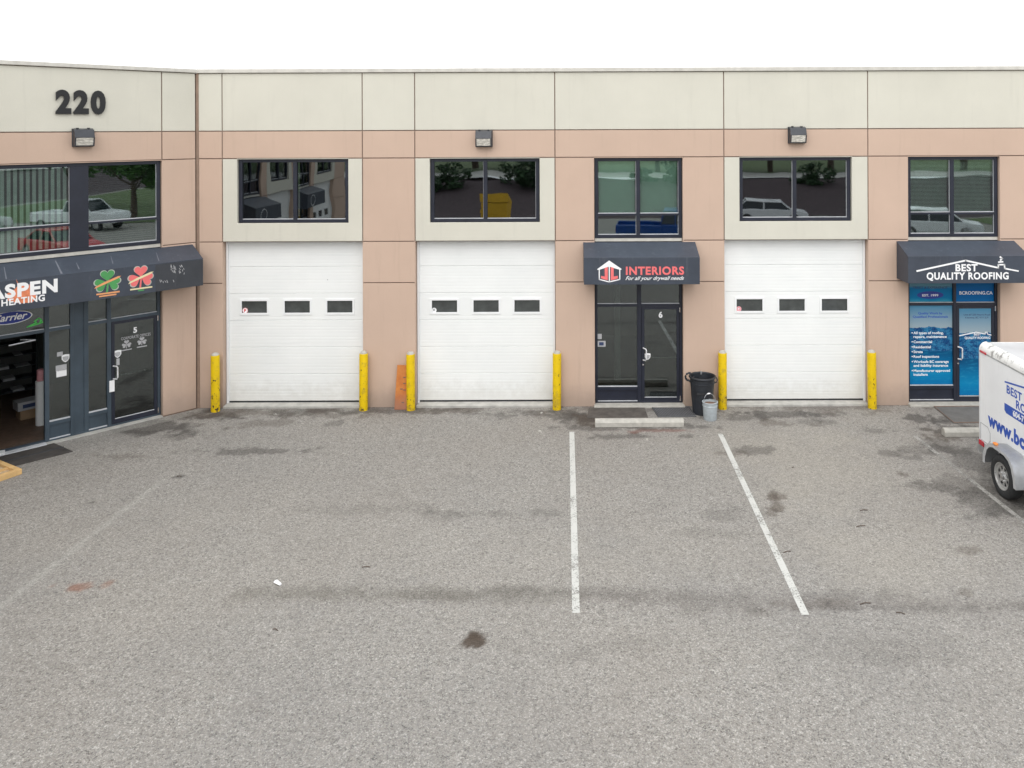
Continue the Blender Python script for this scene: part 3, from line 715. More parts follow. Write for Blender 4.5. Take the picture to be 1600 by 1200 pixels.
# --- unit 7 entrance
mesh('threshold', MB().box(U0 - .02, U1 + .02, -.12, .3, -.05, .045), 'concrete_pale', BLD, FM, bevel=.012)
reveal(FM, U0, U1, 0, ZR[3] - .012, PINK, 'lrt', .26)
m7a, m7b = X(FM, 1488.5, YS), X(FM, 1493, YS)
s7, w7, ed7 = entrance(FM, U0, U1, m7a, m7b, 'storefront of unit 7 covered in blue lake posters', 'four pane window with horizontal blinds over the roofing awning', blindmat='blinds', split=X(FM, 1489.5))
for a, b in ed7:
    mb = MB(); z = 4.60
    z = 4.30
    while z < ZR[3] - .1: 
        mb.quadbox([(a + .01, .20, z), (b - .01, .20, z), (b - .01, .222, z + .014), (a + .01, .222, z + .014), (a + .01, .20, z + .0015), (b - .01, .20, z + .0015), (b - .01, .222, z + .0155), (a + .01, .222, z + .0155)]); z += .03
    tagit(mesh('blind_slats', mb, 'slat', w7, FM), kind='stuff')
def poster_at(x0, x1, z0, z1, y, mat, label):
    o = mesh('poster', MB().box(x0, x1, y - .003, y, z0, z1), mat, s7, FM); o['label'] = label; return o
py7 = YS + .044
u0, u1 = U0 + .068, U1 - .068
poster_at(u0 + .004, m7a - .004, .42, 2.19, py7, 'poster_lake', 'lake poster listing roofing services')
poster_at(u0 + .004, m7a - .004, 2.272, 3.0, py7, 'poster_haze', 'hazy lake poster with dark blue oval')
poster_at(m7b + .004, u1 - .002, 2.272, 3.0, py7, 'poster_blue', 'plain blue poster with web address')
dl0, dl1 = m7b + .006 + .062, U1 - .013 - .061 - .062
poster_at(dl0 + .01, dl1 - .01, .18, 2.12, YS + .023, 'poster_lake', 'lake poster on the unit 7 door')
yt = py7 - .003
def t7(s, px, py, h, mat, align='LEFT', wpx=None, bold=.015, y=yt):
    lx, lz = PX(FM, px, py, y); w = None if wpx is None else wpx / 69.8
    text(s, lx, lz, y, h, mat, s7, FM, width=w, bold=bold, align=align, th=.002)
t7('TRUST & EXPERIENCE', 1452, 451, .05, 'dark_print', 'CENTER', 54, .01)
lx, lz = PX(FM, 1452.5, 461, yt); mesh('oval_emblem', disc(lx, lz, .085, yt, .002, 32, 3.5), 'navy_print', s7, FM)
t7('EST. 1999', 1452.5, 463, .048, 'white', 'CENTER', 25, .02, yt - .002)
t7('BCROOFING.CA', 1524, 460, .07, 'white', 'CENTER', 52, .02)
t7('Quality Work by', 1452.5, 491, .05, 'blue_print', 'CENTER', 38); t7('Qualified Professionals', 1452.5, 496.5, .05, 'blue_print', 'CENTER', 55)
for s_, py, wp in (('All types of roofing,', 522, 47), ('repairs, maintenance', 528, 52), ('Commercial', 536, 29), ('Residential', 544, 27), ('Strata', 551.5, 14.5), ('Roof inspections', 559, 40),
                   ('Worksafe BC coverage', 567, 55), ('and liability insurance', 573, 54), ('Manufacturer approved', 581, 57), ('installers', 587, 22)):
    t7(s_, 1426, py, .055, 'white', 'LEFT', wp, .018)
    if s_[0] in 'ACRSWM':
        lx, lz = PX(FM, 1424, py - 2, yt); mesh('bullet', disc(lx, lz, .014, yt, .002, 8), 'white', s7, FM)
ydp = YS + .02
t7('Unit #7 220 Neave Road', 1525, 493, .04, 'dark_print', 'CENTER', 41, .0, ydp); t7('Kelowna, BC V1V 2L9', 1525, 497.5, .04, 'dark_print', 'CENTER', 36, .0, ydp)
t7('BEST', 1526, 524, .05, 'white', 'CENTER', 11, .02, ydp); t7('QUALITY ROOFING', 1526, 529.5, .05, 'white', 'CENTER', 40, .02, ydp)
def roofline(parent, fr, P, y, w, mat, name='roof_line', th=.003):
    """white poly-line print made of butted strips; P are (x,z)"""
    mb = MB()
    for (a, b), (c, d2) in zip(P[:-1], P[1:]):
        t = Vector((c - a, d2 - b)); t.normalize(); n_ = Vector((-t.y, t.x)) * w / 2; e = t * w * .35
        mb.flat([[(a - e.x - n_.x, b - e.y - n_.y), (c + e.x - n_.x, d2 + e.y - n_.y), (c + e.x + n_.x, d2 + e.y + n_.y), (a - e.x + n_.x, b - e.y + n_.y)]], y, th)
    return mesh(name, mb, mat, parent, fr)
roofline(s7, FM, [PX(FM, a, b, ydp) for a, b in ((1498, 524.5), (1524, 519), (1538, 522), (1538.5, 519), (1541, 519), (1542, 522.5), (1553, 524.5))], ydp, .022, 'white', th=.002)

# --- unit 5 wing storefront
fw_ = lambda q, c=YS: X(FW, q, c, 560)
e0, e1 = W2 + .013, W1 - .013
s5 = mesh('storefront', MB().ring(e0, e1, YS, YS + .11, .02, 3.66, .06, .06, .03), 'frame_blue', BLD, FW, bevel=.004); s5['label'] = 'blue grey framed storefront under the long awning with an open doorway'
reveal(FW, W2, W1, 0, ZR[3] - .012, PINK, 'lrt', .26)
T = 2.226
mesh('sill_filler', MB().box(e0, e1, YS - .02, YS + .10, 3.662, 3.733), 'coping_metal', BLD, FW)
posts = [(fw_(68.5), fw_(75.5)), (fw_(108.5), fw_(114)), (fw_(130), fw_(137)), (fw_(166), fw_(172.5))]
for a, b in posts: mesh('mullion', MB().box(a, b, YS - .003, YS + .107, .05, 3.60), 'frame_blue', s5, FW, bevel=.003)
mesh('post_cladding', MB().box(posts[1][1], posts[2][0], YS + .015, YS + .09, .05, 3.60), 'frame_blue', s5, FW)
openx0 = -3.80
bays5 = [(e0 + .06, posts[0][0], 'open'), (posts[0][1], posts[1][0], 'side'), (posts[2][1], posts[3][0], 'side'), (posts[3][1], e1 - .06, 'door')]
for a, b, k in bays5:
    mesh('transom', MB().box(a, b, YS, YS + .10, T - .03, T + .03), 'frame_blue', s5, FW, bevel=.003)
    mesh('transom_bead', MB().box(a, b, YS + .02, YS + .044, T + .0305, T + .042), 'bead', s5, FW)
    mesh('transom_pane', MB().box(a, b, YS + .045, YS + .051, T + .03, 3.0), 'glass_door', s5, FW)
    mesh('spandrel', MB().box(a, b, YS + .03, YS + .07, 3.0, 3.60), 'frame_blue', s5, FW)
    if k == 'side':
        mesh('side_pane', MB().box(a, b, YS + .045, YS + .051, .40, T - .03), 'glass_door', s5, FW)
        mesh('sill_rail', MB().box(a, b, YS + .002, YS + .10, .33, .40), 'frame_blue', s5, FW, bevel=.003)
        mesh('sill_bead', MB().box(a, b, YS + .012, YS + .044, .4005, .420), 'bead', s5, FW)
        mesh('kick_panel', MB().box(a, b, YS + .03, YS + .07, .05, .33), 'frame_blue', s5, FW)
        mesh('kick_bead', MB().box(a, b, YS + .01, YS + .03, .0505, .068), 'bead', s5, FW)
    if k == 'door': door_leaf(s5, FW, a + .006, b - .006, T - .034, YS + .005, 'frame_dark', 1, z0=.055)
    if k == 'open':   # leaf swung outwards against the wall, only its edge region out of frame; overhead closer
        mesh('door_closer', MB().tube([(a + .55, YS - .03, T - .09), (a + .75, YS - .22, T - .10), (a + .30, YS - .34, T - .10)], .014, 6), 'galvanised', s5, FW)
        dm = FW @ Matrix.Translation((a + .02, YS, 0)) @ Matrix.Rotation(R(-100), 4, 'Z')
        door_leaf(s5, dm, 0.0, .93, T - .034, .005, 'frame_dark', 1, z0=.055)
yy = YS + .02
lx, lz = PX(FW, 210, 519.5, yy); text('5', lx, lz, yy, .11, 'white', s5, FW, align='CENTER', bold=.035)
x0, z0 = PX(FW, 188, 531, yy); x1, _ = PX(FW, 234, 528, yy); text('CORPORATE OFFICES', x0, z0 - .01, yy, .06, 'grey_print', s5, FW, width=x1 - x0, bold=.01, spacing=1.1)
def shamrock(parent, fr, x, z, s, y, mat, band, name='shamrock_emblem', th=.003):
    leaves = []
    for ang in (90, 200, -20):
        c = Vector((math.cos(R(ang)), math.sin(R(ang)))) * s * .52; pts = []
        for i in range(28):
            t = 2 * math.pi * i / 28; hx = 16 * math.sin(t) ** 3; hy = 13 * math.cos(t) - 5 * math.cos(2 * t) - 2 * math.cos(3 * t) - math.cos(4 * t)
            v = Vector((hx, hy + 2)) * s * .036; v.rotate(Matrix.Rotation(R(ang - 90), 2))
            pts.append((x + c.x + v.x, z + c.y + v.y))
        leaves.append(pts)
    mb = MB()
    for i, p in enumerate(leaves): mb.flat([p], y - .0004 * i, th)
    mb.flat([[(x - .03 * s, z - .1 * s), (x + .10 * s, z - .1 * s), (x + .02 * s, z - 1.0 * s), (x - .14 * s, z - 1.0 * s)]], y + .0003, th)
    mesh(name, mb, mat, parent, fr)
    if band:
        b2 = MB().flat([[(x - 1.1 * s, z - .52 * s), (x - 1.0 * s, z - .34 * s), (x - .3 * s, z - .02 * s), (x + .9 * s, z + .40 * s), (x + 1.15 * s, z + .38 * s), (x + .85 * s, z + .18 * s), (x - .25 * s, z - .22 * s)]], y - th - .001, .0015)
        return mesh('emblem_banner', b2, band, parent, fr)
for q in ((196.5, 541), (220.5, 536)):
    lx, lz = PX(FW, q[0], q[1] - 3, yy); shamrock(s5, FW, lx, lz, .085, yy, 'grey_print', None)
    mesh('emblem_text_bar', MB().box(lx - .1, lx + .1, yy - .003, yy, lz - .125, lz - .105), 'grey_print', s5, FW)
lx, lz = PX(FW, 182.5, 553, yy); shield(s5, FW, lx, lz, yy, .07)
x0, z1 = PX(FW, 178, 561, yy); mesh('sticker', MB().box(x0 + .03, x0 + .09, yy - .003, yy, z1 - .14, z1), 'grey_print', s5, FW)
x0, z1 = PX(FW, 169, 595, YS); x1, z0 = PX(FW, 177, 611, YS); mesh('notice_plate', MB().box(x0, x1, YS - .022, YS - .01, z0, z1), 'white', s5, FW)
lx, lz = PX(FW, 101.5, 560, yy); shield(s5, FW, lx, lz, YS + .042, .07)
for a, b, c, dd, mt in ((88, 97, 551, 556, 'grey_print'), (86, 103, 572, 578, 'grey_print'), (87, 103, 580, 587, 'white')):
    x0, z1 = PX(FW, a, c, yy); x1, z0 = PX(FW, b, dd, yy); mesh('sticker', MB().box(x0, x1, YS + .036, YS + .041, z0, z1), mt, s5, FW)
# oval brand sign and leaf in the fanlight over the open doorway
yo = YS + .04
lx, lz = PX(FW, 15, 496.5, yo)
mesh('oval_emblem', disc(lx, lz, .125, yo, .003, 36, 2.9), 'white', s5, FW); mesh('oval_emblem', disc(lx, lz, .112, yo - .003, .003, 36, 3.05), 'navy_print', s5, FW)
text('Carrier', lx, lz - .05, yo - .006, .13, 'white', s5, FW, width=.56, shear=.35, align='CENTER', bold=.02, th=.002)
P0 = PX(FW, 41, 511, yo); P1 = PX(FW, 63, 499, yo)
lf = [P0, (P0[0] + .14, P0[1] + .02), (P0[0] + .26, P0[1] + .045), (P1[0] - .02, P1[1] - .06), P1, (P0[0] + .2, P0[1] + .14), (P0[0] + .12, P0[1] + .09), (P0[0] + .16, P0[1] + .06)]
roofline(s5, FW, lf + [lf[0]], yo, .02, 'green_bright', 'leaf_emblem'); roofline(s5, FW, [lf[2], P1], yo - .0005, .014, 'green_bright', 'leaf_emblem')

# wing window
wa, wb = X(FW, 108.5, .07, 300), X(FW, 138, .07, 300)
w5, ed5 = window(FW, W2 + .013, W1 - .013, 3.735, ZR[3] - .013, [(wa, wb)], 4.29, 'wide window with blinds over the long awning of the angled wing', gl='glass', mat='frame_dark')
a, b = ed5[0]
k = 0; x = a + .03
while x < b - .04 and k < 60:
    mesh('blind_slat', MB().box(x, x + .062, .215, .218, 3.83, ZR[3] - .10), 'slat', w5, FW); x += .105; k += 1
a, b = ed5[1]; mb = MB(); z = 3.84
while z < ZR[3] - .1:
    mb.quadbox([(a + .01, .20, z), (b - .01, .20, z), (b - .01, .222, z + .012), (a + .01, .222, z + .012), (a + .01, .20, z + .0015), (b - .01, .20, z + .0015), (b - .01, .222, z + .0135), (a + .01, .222, z + .0135)]); z += .045
tagit(mesh('blind_slats', mb, 'black_plastic', w5, FW), kind='stuff')

# side wing entrances
for m in side_entries:
    reveal(FS, m - 1, m + 1, 0, ZR[3] - .012, PINK, 'lrt', .26)
    entrance(FS, m - 1, m + 1, m - .08, m - .01, 'dark glass storefront of the side wing', 'four pane window of the side wing', gl='glass_door')

# backing, coping, roof, interiors
for fr, bk in BACK.values(): mesh('wall_core', bk, 'backing', BLD, fr)
mesh('coping', MB().box(CX, XE + .05, -.04, .34, ZR[5], ZR[5] + .09), 'coping_metal', BLD, FM, bevel=.01)
mesh('coping', MB().box(WEND, 0, -.043, .337, ZR[5] + .003, ZR[5] + .088), 'coping_metal', BLD, FW, bevel=.01)
mesh('coping', MB().box(-20.05, 0, -.04, .34, ZR[5], ZR[5] + .09), 'coping_metal', BLD, FS, bevel=.01)
it = MB(); BK = 6.0
it.box(CX + .3, XE, BK, BK + .2, 0, 7.0); it.box(CX + .3, XE, .29, BK, 3.42, 3.62); it.box(CX + .3, XE, .29, BK, -.04, .03)
it.box(CX, XE, .27, BK + .2, 7.0, 7.2)
for x in (J[0] + .14, J[3] - .6, J[4], J[5] , J[6], J[7], J9 + .6, XE - .14): it.box(x - .08, x + .08, .285, BK, .031, 3.419); it.box(x - .08, x + .08, .285, BK, 3.621, 6.999)
mesh('interior_walls', it, 'interior', BLD, FM)
mesh('end_wall', MB().box(XE - .25, XE, .29, 14, 0, ZR[5]), PINK, BLD, FM)
it = MB(); it.box(WEND, 0, 4.2, 4.4, .02, 7); it.box(WEND, -.1, .29, 4.2, 3.42, 3.62); it.box(WEND, 0, .27, 4.4, 7, 7.2)
it.box(WEND, WEND + .1, .29, 4.2, .02, 7); it.box(-.16, -.06, .29, 4.2, .02, 7)
mesh('interior_walls', it, 'interior', BLD, FW)
mesh('interior_floor', MB().box(WEND, 0, -.02, 4.2, -.04, .018), 'interior_floor', BLD, FW)
mesh('threshold', MB().box(e0, posts[0][0], -.05, .08, -.04, .035), 'bead', BLD, FW); mesh('threshold', MB().box(posts[0][0] + .002, e1, -.03, .29, -.04, .0195), 'concrete_sill', BLD, FW)
it = MB(); it.box(-20, 0, 5, 5.2, 0, 7); it.box(-20, 0, .29, 5, 3.42, 3.62); it.box(-20, 0, .27, 5.2, 7, 7.2); it.box(-20, -19.9, .29, 5, 0, 7); it.box(-20, 0, .29, 5, -.04, .02)
mesh('interior_walls', it, 'interior', BLD, FS)
mesh('end_wall', MB().box(-20.25, -20.0, 0, 8, 0, ZR[5]), PINK, BLD, FS)
# building number
a, _ = PX(FW, 84.5, 176); b, zb = PX(FW, 166, 176, -.0)
nx0 = a; zb = PX(FW, 125, 176)[1]
for i, ch in enumerate('220'):
    w = (b - a) / 3.0; text(ch, a + w * i + .02, zb, -.012, .43, 'number_black', BLD, FW, width=w * .88, bold=.05, th=.03, name='building_number')

# ------------------------------------------------------------------ awnings
def awning(fr, x0, x1, label, zt=3.655, zf=3.41, zb=2.83, d=.60, ends=(0, 0)):
    o = tagit(empty('awning', None, fr @ Matrix.Translation(((x0 + x1) / 2, 0, zb))), label, 'awning', 'dark grey canvas awnings over the entrances')
    t = .012; b0 = -.003
    mesh('sloping_top', MB().prism([(b0, zt), (-d, zf), (-d, zf - t), (b0, zt - t)], x0, x1), 'canvas', o, fr)
    mesh('front_panel', MB().box(x0, x1, -d - .004, -d + t, zb, zf - t - .001), 'canvas', o, fr, bevel=.003)
    for xx in (x0 + .001, x1 - t - .001):
        mesh('end_panel', MB().prism([(b0, zt - t - .001), (-d + t, zf - t * 1.5), (-d + t + .001, zb), (b0, zb)], xx, xx + t), 'canvas', o, fr)
    mesh('seam', MB().tube([(x0, -d, zf - .004), (x1, -d, zf - .004)], .007, 6), 'canvas', o, fr)
    fr_ = MB().box(x0 + .02, x1 - .02, -d + .02, -d + .05, zb + .01, zb + .04); fr_.box(x0 + .02, x1 - .02, -.05, -.02, zb + .01, zb + .04)
    n = max(2, int((x1 - x0) / 1.2) + 1)
    for i in range(n):
        xx = x0 + .02 + (x1 - x0 - .07) * i / (n - 1); fr_.box(xx, xx + .03, -d + .05, -.05, zb + .012, zb + .038)
    mesh('support_frame', fr_, 'galvanised', o, fr)
    return o
yf = -.604
A6 = awning(FM, X(FM, 910.5), X(FM, 1085.5), 'short dark awning lettered INTERIORS over the unit 6 door')
def at(fr, px, py, y=yf): return PX(fr, px, py, y)
def tw(s, fr, o, px0, px1, py, h, mat, y=yf, **k):   # lettering between two photo columns
    (a, z), (b, _) = at(fr, px0, py, y), at(fr, px1, py, y)
    return text(s, a, z, y, h, mat, o, fr, width=b - a, **k)
tw('INTERIORS', FM, A6, 977, 1068, 429, .165, 'red_pale', bold=.035, spacing=1.12)
tw('For all your drywall needs', FM, A6, 976.5, 1068, 437.5, .08, 'white', bold=.004, shear=.45)
# house shaped emblem with the initials
c = lambda q: at(FM, *q)
poly = [c(q) for q in ((933, 420), (951, 407), (970, 420), (970, 421.5), (967, 421.5), (951, 416.5), (935.5, 421.5), (932, 421.5))]
mesh('house_emblem_roof', MB().flat([poly], yf, .004), 'white', A6, FM)
for seg in ([(935.5, 421), (935.5, 436.5), (951, 440.5), (967.5, 436.5), (967.5, 421)], [(951.2, 416), (951.2, 440)]):
    roofline(A6, FM, [c(q) for q in seg], yf, .022, 'white', 'house_emblem_outline')
jw = lambda pts: [c(q) for q in pts]
mesh('emblem_letter', MB().flat([jw([(944, 418.5), (948.8, 417), (948.8, 437.5), (944, 436.8)]), jw([(938.5, 431), (944, 432), (944, 436.8), (938, 434.5)])], yf, .0045), 'red_pale', A6, FM)
mesh('emblem_letter', MB().flat([jw([(953.5, 417), (958, 418.5), (958, 437), (953.5, 437.8)]), jw([(958, 432), (964.5, 431), (964.5, 435), (958, 437)])], yf, .0045), 'red_pale', A6, FM)

A7 = awning(FM, X(FM, 1400), X(FM, 1583.5), 'dark awning lettered BEST QUALITY ROOFING at the right end')
tw('BEST', FM, A7, 1492, 1526.5, 423.5, .145, 'white', bold=.03, spacing=1.1); tw('QUALITY ROOFING', FM, A7, 1447, 1575, 436.5, .145, 'white', bold=.03, spacing=1.12)
roofline(A7, FM, [at(FM, *q) for q in ((1432, 423.5), (1508, 407), (1557, 418)) ], yf, .035, 'white')
roofline(A7, FM, [at(FM, *q) for q in ((1557, 418), (1559, 418.5), (1559, 413.5), (1568.5, 413.5), (1569, 419.5), (1590, 423.5))], yf - .0005, .03, 'white')
roofline(A7, FM, [at(FM, *q) for q in ((1559.5, 409.5), (1566, 409))], yf, .03, 'white', 'smoke_emblem'); roofline(A7, FM, [at(FM, *q) for q in ((1562.5, 406.5), (1565, 404), (1562, 401.5))], yf, .035, 'white', 'smoke_emblem')

A5 = awning(FW, WEND + .1, X(FW, 300, 0, 380), 'long dark awning with ASPEN HEATING and shamrock emblems on the angled wing')
pa, _ = at(FW, 242, 440); A5x1 = X(FW, 300, 0, 380)
mesh('canvas_patch', MB().box(pa, A5x1 - .005, yf - .003, yf + .0005, 2.835, 3.39), 'canvas_patch', A5, FW)
yq = yf - .003
def twa(s, p0, p1, pb0, h, mat, **k):
    (a, z), (b, _) = at(FW, p0, pb0), at(FW, p1, pb0)
    z = at(FW, (p0 + p1) / 2, pb0)[1]; return text(s, a, z, yf - .002, h, mat, A5, FW, width=b - a, **k)
# flame emblem behind the name
fl = [at(FW, *q) for q in ((24, 436), (29, 445), (40, 448), (46, 444), (50, 455), (56, 463), (50, 472), (30, 474), (12, 470), (8, 460), (22, 452), (27, 446))]
mesh('flame_emblem', MB().flat([fl], yf, .002), 'flame_print', A5, FW)
twa('ASPEN', -22, 89, 462, .235, 'white', bold=.045, spacing=1.12); twa('HEATING', 1, 69, 474, .115, 'white', bold=.03, spacing=1.1)
for (q, sz, m1, m2, tb) in (((167, 440), .215, 'green_paint', 'orange_print', 'orange_print'), ((219, 433), .215, 'red_pale', 'cream_print', 'cream_print')):
    lx, lz = at(FW, *q); lz -= 0
    shamrock(A5, FW, lx, lz - .004, sz * 1.09, yf, 'emblem_edge', None); shamrock(A5, FW, lx, lz, sz, yf - .0035, m1, m2)
    text('Shamrock', lx - .0, lz - .06, yf - .0062, .065, 'cream_print', A5, FW, width=.34, shear=.4, align='CENTER', th=.001) if 0 else None
    mesh('emblem_text_bar', MB().box(lx - .20, lx + .22, yf - .003, yf, lz - .245, lz - .215), tb, A5, FW)
    mesh('emblem_text_bar', MB().box(lx - .15, lx + .16, yf - .003, yf, lz - .29, lz - .262), tb, A5, FW) if tb == 'orange_print' else mesh('emblem_text_bar', MB().box(lx - .05, lx + .06, yf - .003, yf, lz - .285, lz - .258), 'green_paint', A5, FW)
# remains of a peeled logo on the patch
mb = MB(); rnd = random.Random(3)
for (cx, cy, nn, sx, sy) in ((269, 422, 16, 5, 5), (283, 423, 10, 4, 6), (251, 442, 3, 3, 2), (260, 441, 3, 2, 2), (270, 440, 2, 1, 1)):
    for i in range(nn):
        x, z = at(FW, cx + rnd.uniform(-sx, sx), cy + rnd.uniform(-sy, sy)); l = rnd.uniform(.02, .06); dx = l * rnd.uniform(-.7, .2)
        mb.flat([[(x, z), (x + .012, z), (x + .010 + dx, z + l), (x + dx, z + l)]], yq, .0015)
tagit(mesh('peeled_print', mb, 'grey_print', A5, FW), kind='stuff')
# pale scuffs on the sloping top
mb = MB()
def on_top(px, f): 
    lx, _ = PX(FW, px, 430, -.6 * f); return (lx, -.6 * f, 3.655 - .245 * f + .0015)
for p0, f0, p1, f1, w in ((85, .15, 94, .95, .035), (118, .4, 122, .8, .02), (172, .2, 175, .7, .015), (243, .3, 247, .85, .015), (5, .2, 8, .9, .02)):
    A, B = Vector(on_top(p0, f0)), Vector(on_top(p1, f1))
    mb.v += [tuple(A), tuple(A + Vector((w * .5, 0, 0))), tuple(B + Vector((w, 0, 0))), tuple(B)]; k = len(mb.v); mb.f.append((k - 4, k - 3, k - 2, k - 1))
tagit(mesh('scuff_marks', mb, plain('scuff', (.15, .16, .19), .6), A5, FW), kind='stuff')
for i, m in enumerate(side_entries):
    o = awning(FS, m - 1.3, m + 1.3, ('dark awning with an oval emblem on the side wing, nearer the corner', 'dark awning with an oval emblem on the side wing, farther from the corner')[i])
    roofline(o, FS, [(m + .5 + .30 * math.cos(q * math.pi / 12), 3.1 + .22 * math.sin(q * math.pi / 12)) for q in range(25)], yf, .03, 'white', 'oval_emblem')
    text('AC', m + .5, 3.03, yf, .16, 'white', o, FS, align='CENTER', bold=.03) if 0 else None

# ------------------------------------------------------------------ wall lights
def wall_light(fr, px, py, label):
    x, z = PX(fr, px, py); w, h = .19, .185
    o = tagit(empty('wall_light', None, fr @ Matrix.Translation((x, 0, z - h))), label, 'wall light', 'dark box lights along the top of the wall')
    mesh('back_plate', MB().box(x - w, x + w, -.05, -.001, z - h, z + h), 'lamp_housing', o, fr, bevel=.008)
    mesh('hood', MB().prism([(-.0505, z + h - .005), (-.15, z + h - .025), (-.205, z + .0), (-.0505, z + .0)], x - w + .012, x + w - .012), 'lamp_housing', o, fr, bevel=.006)
    fr2 = MB(); fr2.prism([(-.0505, z - .001), (-.205, z - .001), (-.165, z - h + .01), (-.0505, z - h + .01)], x - w + .012, x - w + .035); fr2.prism([(-.0505, z - .001), (-.205, z - .001), (-.165, z - h + .01), (-.0505, z - h + .01)], x + w - .035, x + w - .012)
    fr2.box(x - w + .036, x + w - .036, -.135, -.0505, z - h + .008, z - h + .028)
    mesh('lens_frame', fr2, 'lamp_housing', o, fr)
    mesh('lens', MB().prism([(-.0515, z - .002), (-.198, z - .002), (-.16, z - h + .03), (-.0515, z - h + .03)], x - w + .037, x + w - .037), 'lens', o, fr)
    for q in (-.1, .1): mesh('clip', MB().box(x + q - .02, x + q + .02, -.09, -.02, z + h + .0002, z + h + .014), 'lamp_housing', o, fr)
m_, n_, b_ = nodes('lens'); MATS['lens'] = m_
cc = noise(n_, 14, 3, .6, mapping(n_, pos(n_), (1, 1, 3)))
link(n_, mixc(n_, mrange(n_, cc, .35, .65), (.36, .34, .30), (.72, .69, .62)), b_.inputs['Base Color']); b_.inputs['Roughness'].default_value = .12
wall_light(FW, 128.5, 215, 'box light under the building number 220')
wall_light(FM, 756.5, 216.5, 'box light above the middle garage door window')
wall_light(FM, 1244, 211, 'box light above the right hand garage door window')

# ------------------------------------------------------------------ bollards
BG = 'yellow steel bollards beside the garage doors'
bl = [(336.5, 'yellow bollard at the left jamb of the leftmost garage door', 1.25), (568, 'yellow bollard at the right jamb of the leftmost garage door', 1.26),
      (642, 'yellow bollard in front of the leaning orange board', 1.245), (870, 'yellow bollard at the right jamb of the middle garage door', 1.25),
      (1129, 'yellow bollard beside the black bin', 1.25), (1363, 'yellow bollard at the far right jamb of the right hand garage door', 1.25)]
proto = None
for i, (px, lab, h) in enumerate(bl):
    g = G(px, 637); r = .094; y = -.16 if i else -.20
    x = (px - PX0 - ROLL * 430) * (CAMD + y) / FOC
    if proto is None:
        proto = empty('bollard', None, Matrix.Translation((x, y, 0)))
        M = Matrix.Translation((x, y, 0))
        mesh('post', MB().lathe([(0, 0), (r, 0), (r, 1.22), (r - .006, 1.235), (r - .012, 1.235)], 32), 'bollard_yellow', proto, M, smooth=True)
        mesh('concrete_cap', MB().lathe([(r - .010, 1.23), (r - .016, 1.25), (r * .6, 1.277), (r * .3, 1.288), (0, 1.29)], 32), 'concrete_pale', proto, M, smooth=True)
        o = proto
    else:
        o = proto.copy(); COL.objects.link(o)
        for ch in proto.children:
            cc = ch.copy(); COL.objects.link(cc); cc.parent = o; 
    o.matrix_basis = Matrix.Translation((x, y, 0)) @ Matrix.Rotation(i * 1.3, 4, 'Z') @ Matrix.Rotation(R((0, .6, .3, -.5, .2, -.7)[i]), 4, 'Y') @ Matrix.Diagonal((1, 1, h / 1.25, 1))
    tagit(o, lab, 'bollard', BG)

# ------------------------------------------------------------------ leaning board
M = Matrix.Translation((X(FM, 628.5, -.1), -.16, .0)) @ Matrix.Rotation(R(-6), 4, 'X')
mb = MB().prism([(-.185, .005), (.20, .005), (.20, .955), (-.135, .965)], -.012, .012, 'y')
bo = tagit(mesh('board', mb, 'board_orange', None, M, bevel=.003), 'weathered orange board leaning on the wall behind a bollard', 'board')
for q in ((.03, .70), (.03, .57), (.035, .43), (-.035, .45), (.0, .16)):
    mesh('dark_slot', MB().box(q[0] - .028, q[0] + .028, -.0145, -.0121, q[1] - .014, q[1] + .01), 'joint', bo, M)

# ------------------------------------------------------------------ black bin and pail
g = G(1098, 646); gx, gy = g.x, -.42
M = Matrix.Translation((gx, gy, 0)); o = tagit(empty('rubbish_bin', None, M), 'round black plastic rubbish bin with looped handle beside the unit 6 door', 'rubbish bin')
mesh('bin_body', MB().lathe([(0, .02), (.195, .0), (.21, .01), (.262, .70), (.262, .78), (.252, .78), (.2, .05), (0, .05)], 40), 'black_plastic', o, M, smooth=True)
mesh('rim', MB().lathe([(.252, .775), (.285, .77), (.295, .79), (.287, .812), (.262, .815), (.252, .79)], 40), 'black_plastic', o, M, smooth=True)
for sg in (-1,):
    pts = [(sg * (.28 + .09 * math.sin(a)), -.02, .79 + .085 * math.cos(a)) for a in [math.pi * k / 9 * 1.6 - .3 for k in range(10)]]
    mesh('handle', MB().tube(pts, .022, 8), 'black_plastic', o, M, smooth=True)
pts = [(.27 + .05 * math.sin(math.pi * k / 7), -.02, .79 - .06 * math.cos(math.pi * k / 7) * 1 - .07) for k in range(8)]
mesh('handle', MB().tube(pts, .014, 8), 'black_plastic', o, M, smooth=True)
mesh('metal_clip', MB().box(.0, .035, .238, .268, .76, .83), 'galvanised', o, M, bevel=.003)
mesh('grip_recess', MB().prism([(-.16, .47), (.0, .47), (.0, .51), (-.16, .51)], -.262, -.235, 'y'), 'black_rubber', o, M)
mesh('rib_band', MB().lathe([(.264, .66), (.272, .665), (.272, .68), (.265, .685)], 40), 'black_plastic', o, M, smooth=True)
g = G(1111.5, 659); M = Matrix.Translation((g.x, g.y + .15, 0)) @ Matrix.Rotation(R(25), 4, 'Z')
o = tagit(empty('pail', None, M), 'small pale grey pail with a wire handle in front of the black bin', 'pail')
mesh('pail_body', MB().lathe([(0, .01), (.135, 0), (.14, .01), (.152, .28), (.16, .285), (.16, .30), (.154, .305), (.157, .37), (.15, .37), (.13, .05), (0, .05)], 36), 'pail', o, M, smooth=True)
mesh('rim', MB().lathe([(.148, .362), (.166, .362), (.168, .376), (.15, .38)], 36), 'pail', o, M, smooth=True)
mesh('contents', MB().lathe([(0, .335), (.06, .34), (.148, .325)], 24), 'pail_fill', o, M, smooth=True)
pts = [(.155 * math.cos(a), .05 * math.sin(a), .34 + .19 * math.sin(a)) for a in [math.pi * k / 14 for k in range(15)]]
